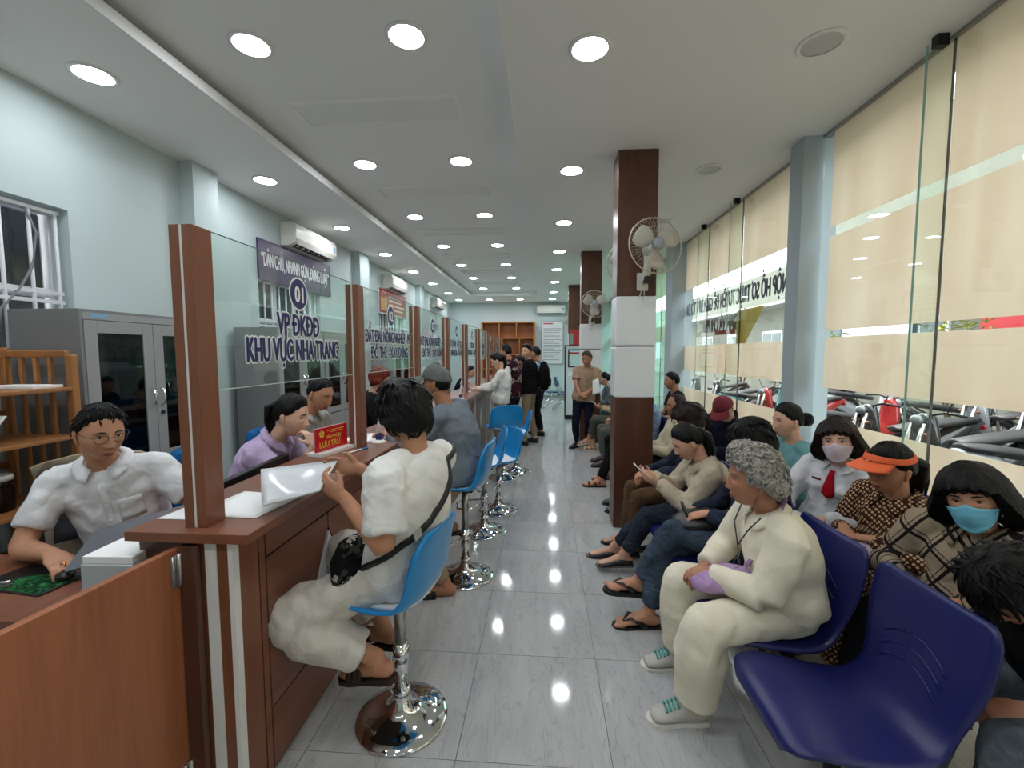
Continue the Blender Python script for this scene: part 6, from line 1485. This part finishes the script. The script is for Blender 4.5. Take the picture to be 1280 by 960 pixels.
person('dark-haired person in black bending forward at the right edge of the frame', (1.70, 1.37, .52), (1.43, 1.385, .855), (98, 52, 0), 92, {'L': {'p': (1.36, 1.27, .55), 'd': (-.6, .3, -.3), 'n': (0, .3, -1)}, 'R': {'p': (1.34, 1.46, .53), 'd': (-.7, -.3, -.2), 'n': (0, -.3, -1)}}, seated_feet(1.70, 1.38, 92, .40),
       dict(skin=SK3, hair='youth', hairmat=HB, top=BLACKC, bottom=JEANG, shoe='shoe', bow=-.04), s=.98, detail=.9)

# --- things the people wear or hold
def strap(name, label, pts, r, m, cat, sub=None, rx=None):
    o = MB().sweep(pts, r if rx is None else rx, r*.25, side=(0, 1, 0), n=8).build(name, m, None, True); return tag(o, label, cat)
bg = thing('sling_bag', 'black and white patterned sling bag on the lap of the youth in white', 'bag', (-.74, 1.64, .74))
BAGM = splotch('bag_print', [(16, 16, 18), (20, 20, 22), (170, 166, 158), (16, 16, 18), (60, 58, 56)], 26)
MB().sweep([(.03, .0, -.10), (.0, .0, -.05), (-.01, .0, .03), (-.01, .0, .09)], [.07, .12, .11, .07], [.04, .06, .05, .03], side=(.5, .8, 0), n=16).build('pouch', BAGM, bg, True)
so, sR, sl = youth['_shirt']; sv = [v.co.copy() for v in so.data.vertices]; sb = BVHTree.FromPolygons(sv, [tuple(p_.vertices) for p_ in so.data.polygons])
pts = []; wp = spline([(-.72, 1.60, .72), (-.66, 1.56, .76), (-.57, 1.55, .81), (-.48, 1.60, .88), (-.43, 1.68, .97), (-.43, 1.76, 1.06), (-.47, 1.82, 1.14), (-.54, 1.86, 1.19), (-.62, 1.87, 1.15)])
for q_ in np.linspace(0, 1, 34):
    l_ = sR.T@(wp(q_)-sl); c_ = sR.T@(V(-.60, 1.74, float(wp(q_)[2]))-sl); d_ = nrm(l_-c_); hit = sb.ray_cast(Vector(l_+d_*.3), Vector(-d_))
    l_ = V(*hit[0])+d_*.007 if hit[0] is not None else l_; pts.append(sR@l_+sl-V(*bg.location))
nr_ = []
MB().sweep(pts, .004, .013, side=np.array([nrm(V(*q_)-V(.18, .11, .1)) for q_ in pts]), n=8).build('strap', BLACKP, bg, True)
MB().obox(pts[12], (.010, .012, .010), (.006, -.008, .006), (-.006, .006, .014)).build('buckle', pm('pale_buckle', (150, 148, 144), .4), bg)
lb = thing('shoulder_bag', 'lilac shoulder bag on the lap of the elderly woman in cream', 'bag', (.74, 1.89, .565))
LIL = cloth('lilac_bag', (176, 146, 186), .5, 12)
MB().sweep([(-.09, -.04, .01), (-.02, -.02, .02), (.08, .0, .03), (.15, .0, .04)], [.04, .085, .085, .05], [.025, .045, .05, .03], side=(0, 1, 0), n=16).build('pouch', LIL, lb, True)
MB().sweep([(.12, -.02, .09), (.165, -.095, .22), (.20, -.10, .33), (.25, -.06, .40)], .014, .003, side=(0, 1, .2), n=8).build('strap', LIL, lb, True)
MB().obox((.185, -.108, .29), (.006, .0, .0), (.0, .017, .0), (.004, 0, .012)).build('buckle', BLACKP, lb)
gl = thing('eyeglasses', 'reading glasses hanging on a dark cord at the chest of the elderly woman', 'glasses', (.80, 1.80, .78))
q = MB()
for k in (0, 1): q.tube([(.012*math.sin(a)-.012, -.01, -.045*k+.02*math.cos(a)-.03) for a in np.linspace(0, 2*PI, 17)], .0014, 5)
q.build('frame', pm('glasses_metal', (120, 116, 112), .25, .8), gl, True)
MB().tube([(.05, -.07, .14), (.01, -.05, .08), (-.01, -.01, .0), (.0, .05, .08), (.05, .10, .14)], .003, 5).build('cord', BLACKP, gl, True)
ph = thing('phone', 'white phone in the hands of the woman in the beige jacket', 'phone', (.66, 2.93, .765), 0)
MB().prism([(-.036, -.075), (.036, -.075), (.036, .075), (-.036, .075)], (0, 0, 0), (0, 1, 0), (-.75, 0, .66), (.005, 0, .006)).build('case', WHITEP, ph, bevel=.003)
MB().prism([(-.033, -.07), (.033, -.07), (.033, .07), (-.033, .07)], (.0055, 0, .0065), (0, 1, 0), (-.75, 0, .66), (.0006, 0, .0007)).build('screen', pm('phone_screen', (30, 34, 40), .1), ph)
ph = dup(ph, (.80, 6.89, .75), None, 'dark phone in the hands of the woman with white sandals')
hb = thing('handbag', 'black leather handbag on the lap of the woman in denim', 'bag', (.84, 2.44, .61))
MB().sweep([(-.10, 0, 0), (-.03, 0, .02), (.08, 0, .03), (.16, 0, .03)], [.09, .12, .12, .08], [.03, .05, .055, .03], side=(0, 1, 0), n=14).build('pouch', pm('black_leather', (20, 18, 18), .35), hb, True)
MB().tube([(-.05, -.05, .04), (-.07, -.04, .10), (-.06, .04, .11), (-.04, .06, .05)], .008, 6).build('handle', pm('black_leather', (20, 18, 18), .35), hb, True)
pb = thing('plastic_bag', 'pale pink cloth bag on the lap of the woman in the orange visor', 'bag', (1.56, 2.06, .60))
MB().sweep([(-.10, .06, .05), (-.02, .03, .03), (.07, -.02, .01), (.13, -.06, -.03)], [.04, .08, .09, .05], [.03, .05, .06, .04], side=(.4, 1, 0), n=16).build('pouch', cloth('pale_pink_bag', (206, 184, 192), .8, 16), pb, True)
MB().sweep([(-.10, .06, .05), (-.14, .09, .07), (-.16, .10, .10)], [.03, .014, .022], n=10).build('gathered_top', cloth('pale_pink_bag', (206, 184, 192), .8, 16), pb, True)
sheet('booklet', 'pale booklet on the lap of the woman with the red neck tie', [(1.32, 2.38, .655), (1.50, 2.30, .655), (1.44, 2.56, .66), (1.27, 2.55, .655)], PAPER, 'booklet', th=.004)
bp = thing('backpack', 'black backpack on the back of the young man in khaki trousers', 'backpack', (-.06, 7.47, 1.18), math.radians(80))
MB().sweep([(0, -.06, -.24), (0, -.06, -.12), (0, -.06, .1), (0, -.05, .22)], [.13, .16, .155, .10], [.07, .10, .09, .05], n=18).build('pack', BLACKC, bp, True)
MB().sweep([(0, -.145, -.18), (0, -.15, -.1), (0, -.14, .0)], [.10, .11, .09], [.03, .035, .02], n=14).build('front_pocket', BLACKC, bp, True)
MB().box(.02, .05, -.166, -.160, .06, .14).build('white_tag', PAPER, bp)
for sx in (-.1, .1): MB().sweep([(sx, -.02, .2), (sx, .10, .26), (sx*1.1, .17, .16), (sx*1.1, .14, -.02), (sx, .0, -.16)], .022, .006, n=8).build('strap', BLACKC, bp, True)
sheet('document', 'white paper held low by the young man with the backpack', [(-.50, 7.18, .62), (-.36, 7.14, .60), (-.38, 7.16, .84), (-.48, 7.2, .84)])
sheet('document', 'white folder tucked under the arm of the man in the tan shirt', [(.76, 6.90, .90), (.90, 6.94, .93), (.86, 7.0, 1.16), (.76, 6.94, 1.12)])
bf = tag(MB().box(-.42, -.40, 7.75, 8.0, .95, 1.17).build('blue_folder', pm('bright_blue_folder', (60, 150, 214), .4), None, bevel=.003), 'bright blue folder held beside the person in blue plaid', 'folder')
jk = thing('draped_jacket', 'beige jacket draped over the chair of the man with glasses', 'jacket', (-2.31, 2.0, .42))
G = np.zeros((16, 12, 3))
for i, u in enumerate(np.linspace(-1, 1, 16)):
    for j, v in enumerate(np.linspace(0, 1, 12)):
        a_ = .55+PI; lx = u*.27*(1-.12*v); ly = -.285-.06*abs(u)**2*-.5-.02*math.sin(u*9+v*2)-.015*math.sin(u*17); lz = .60-.62*v-.05*u*u
        if v < .2: ly += .07*(1-v/.2); lz += .01
        G[i, j] = (lx*math.cos(a_)-ly*math.sin(a_), lx*math.sin(a_)+ly*math.cos(a_), lz)
MB().grid(G).build('jacket_back', BJ, jk, True, solid=.012)
MB().sweep([tuple(G[2, 2]), tuple(G[1, 6]+V(0, 0, -.02)), tuple(G[2, 10]+V(0, 0, -.05))], [.05, .055, .05], .03, n=12).build('sleeve', BJ, jk, True)
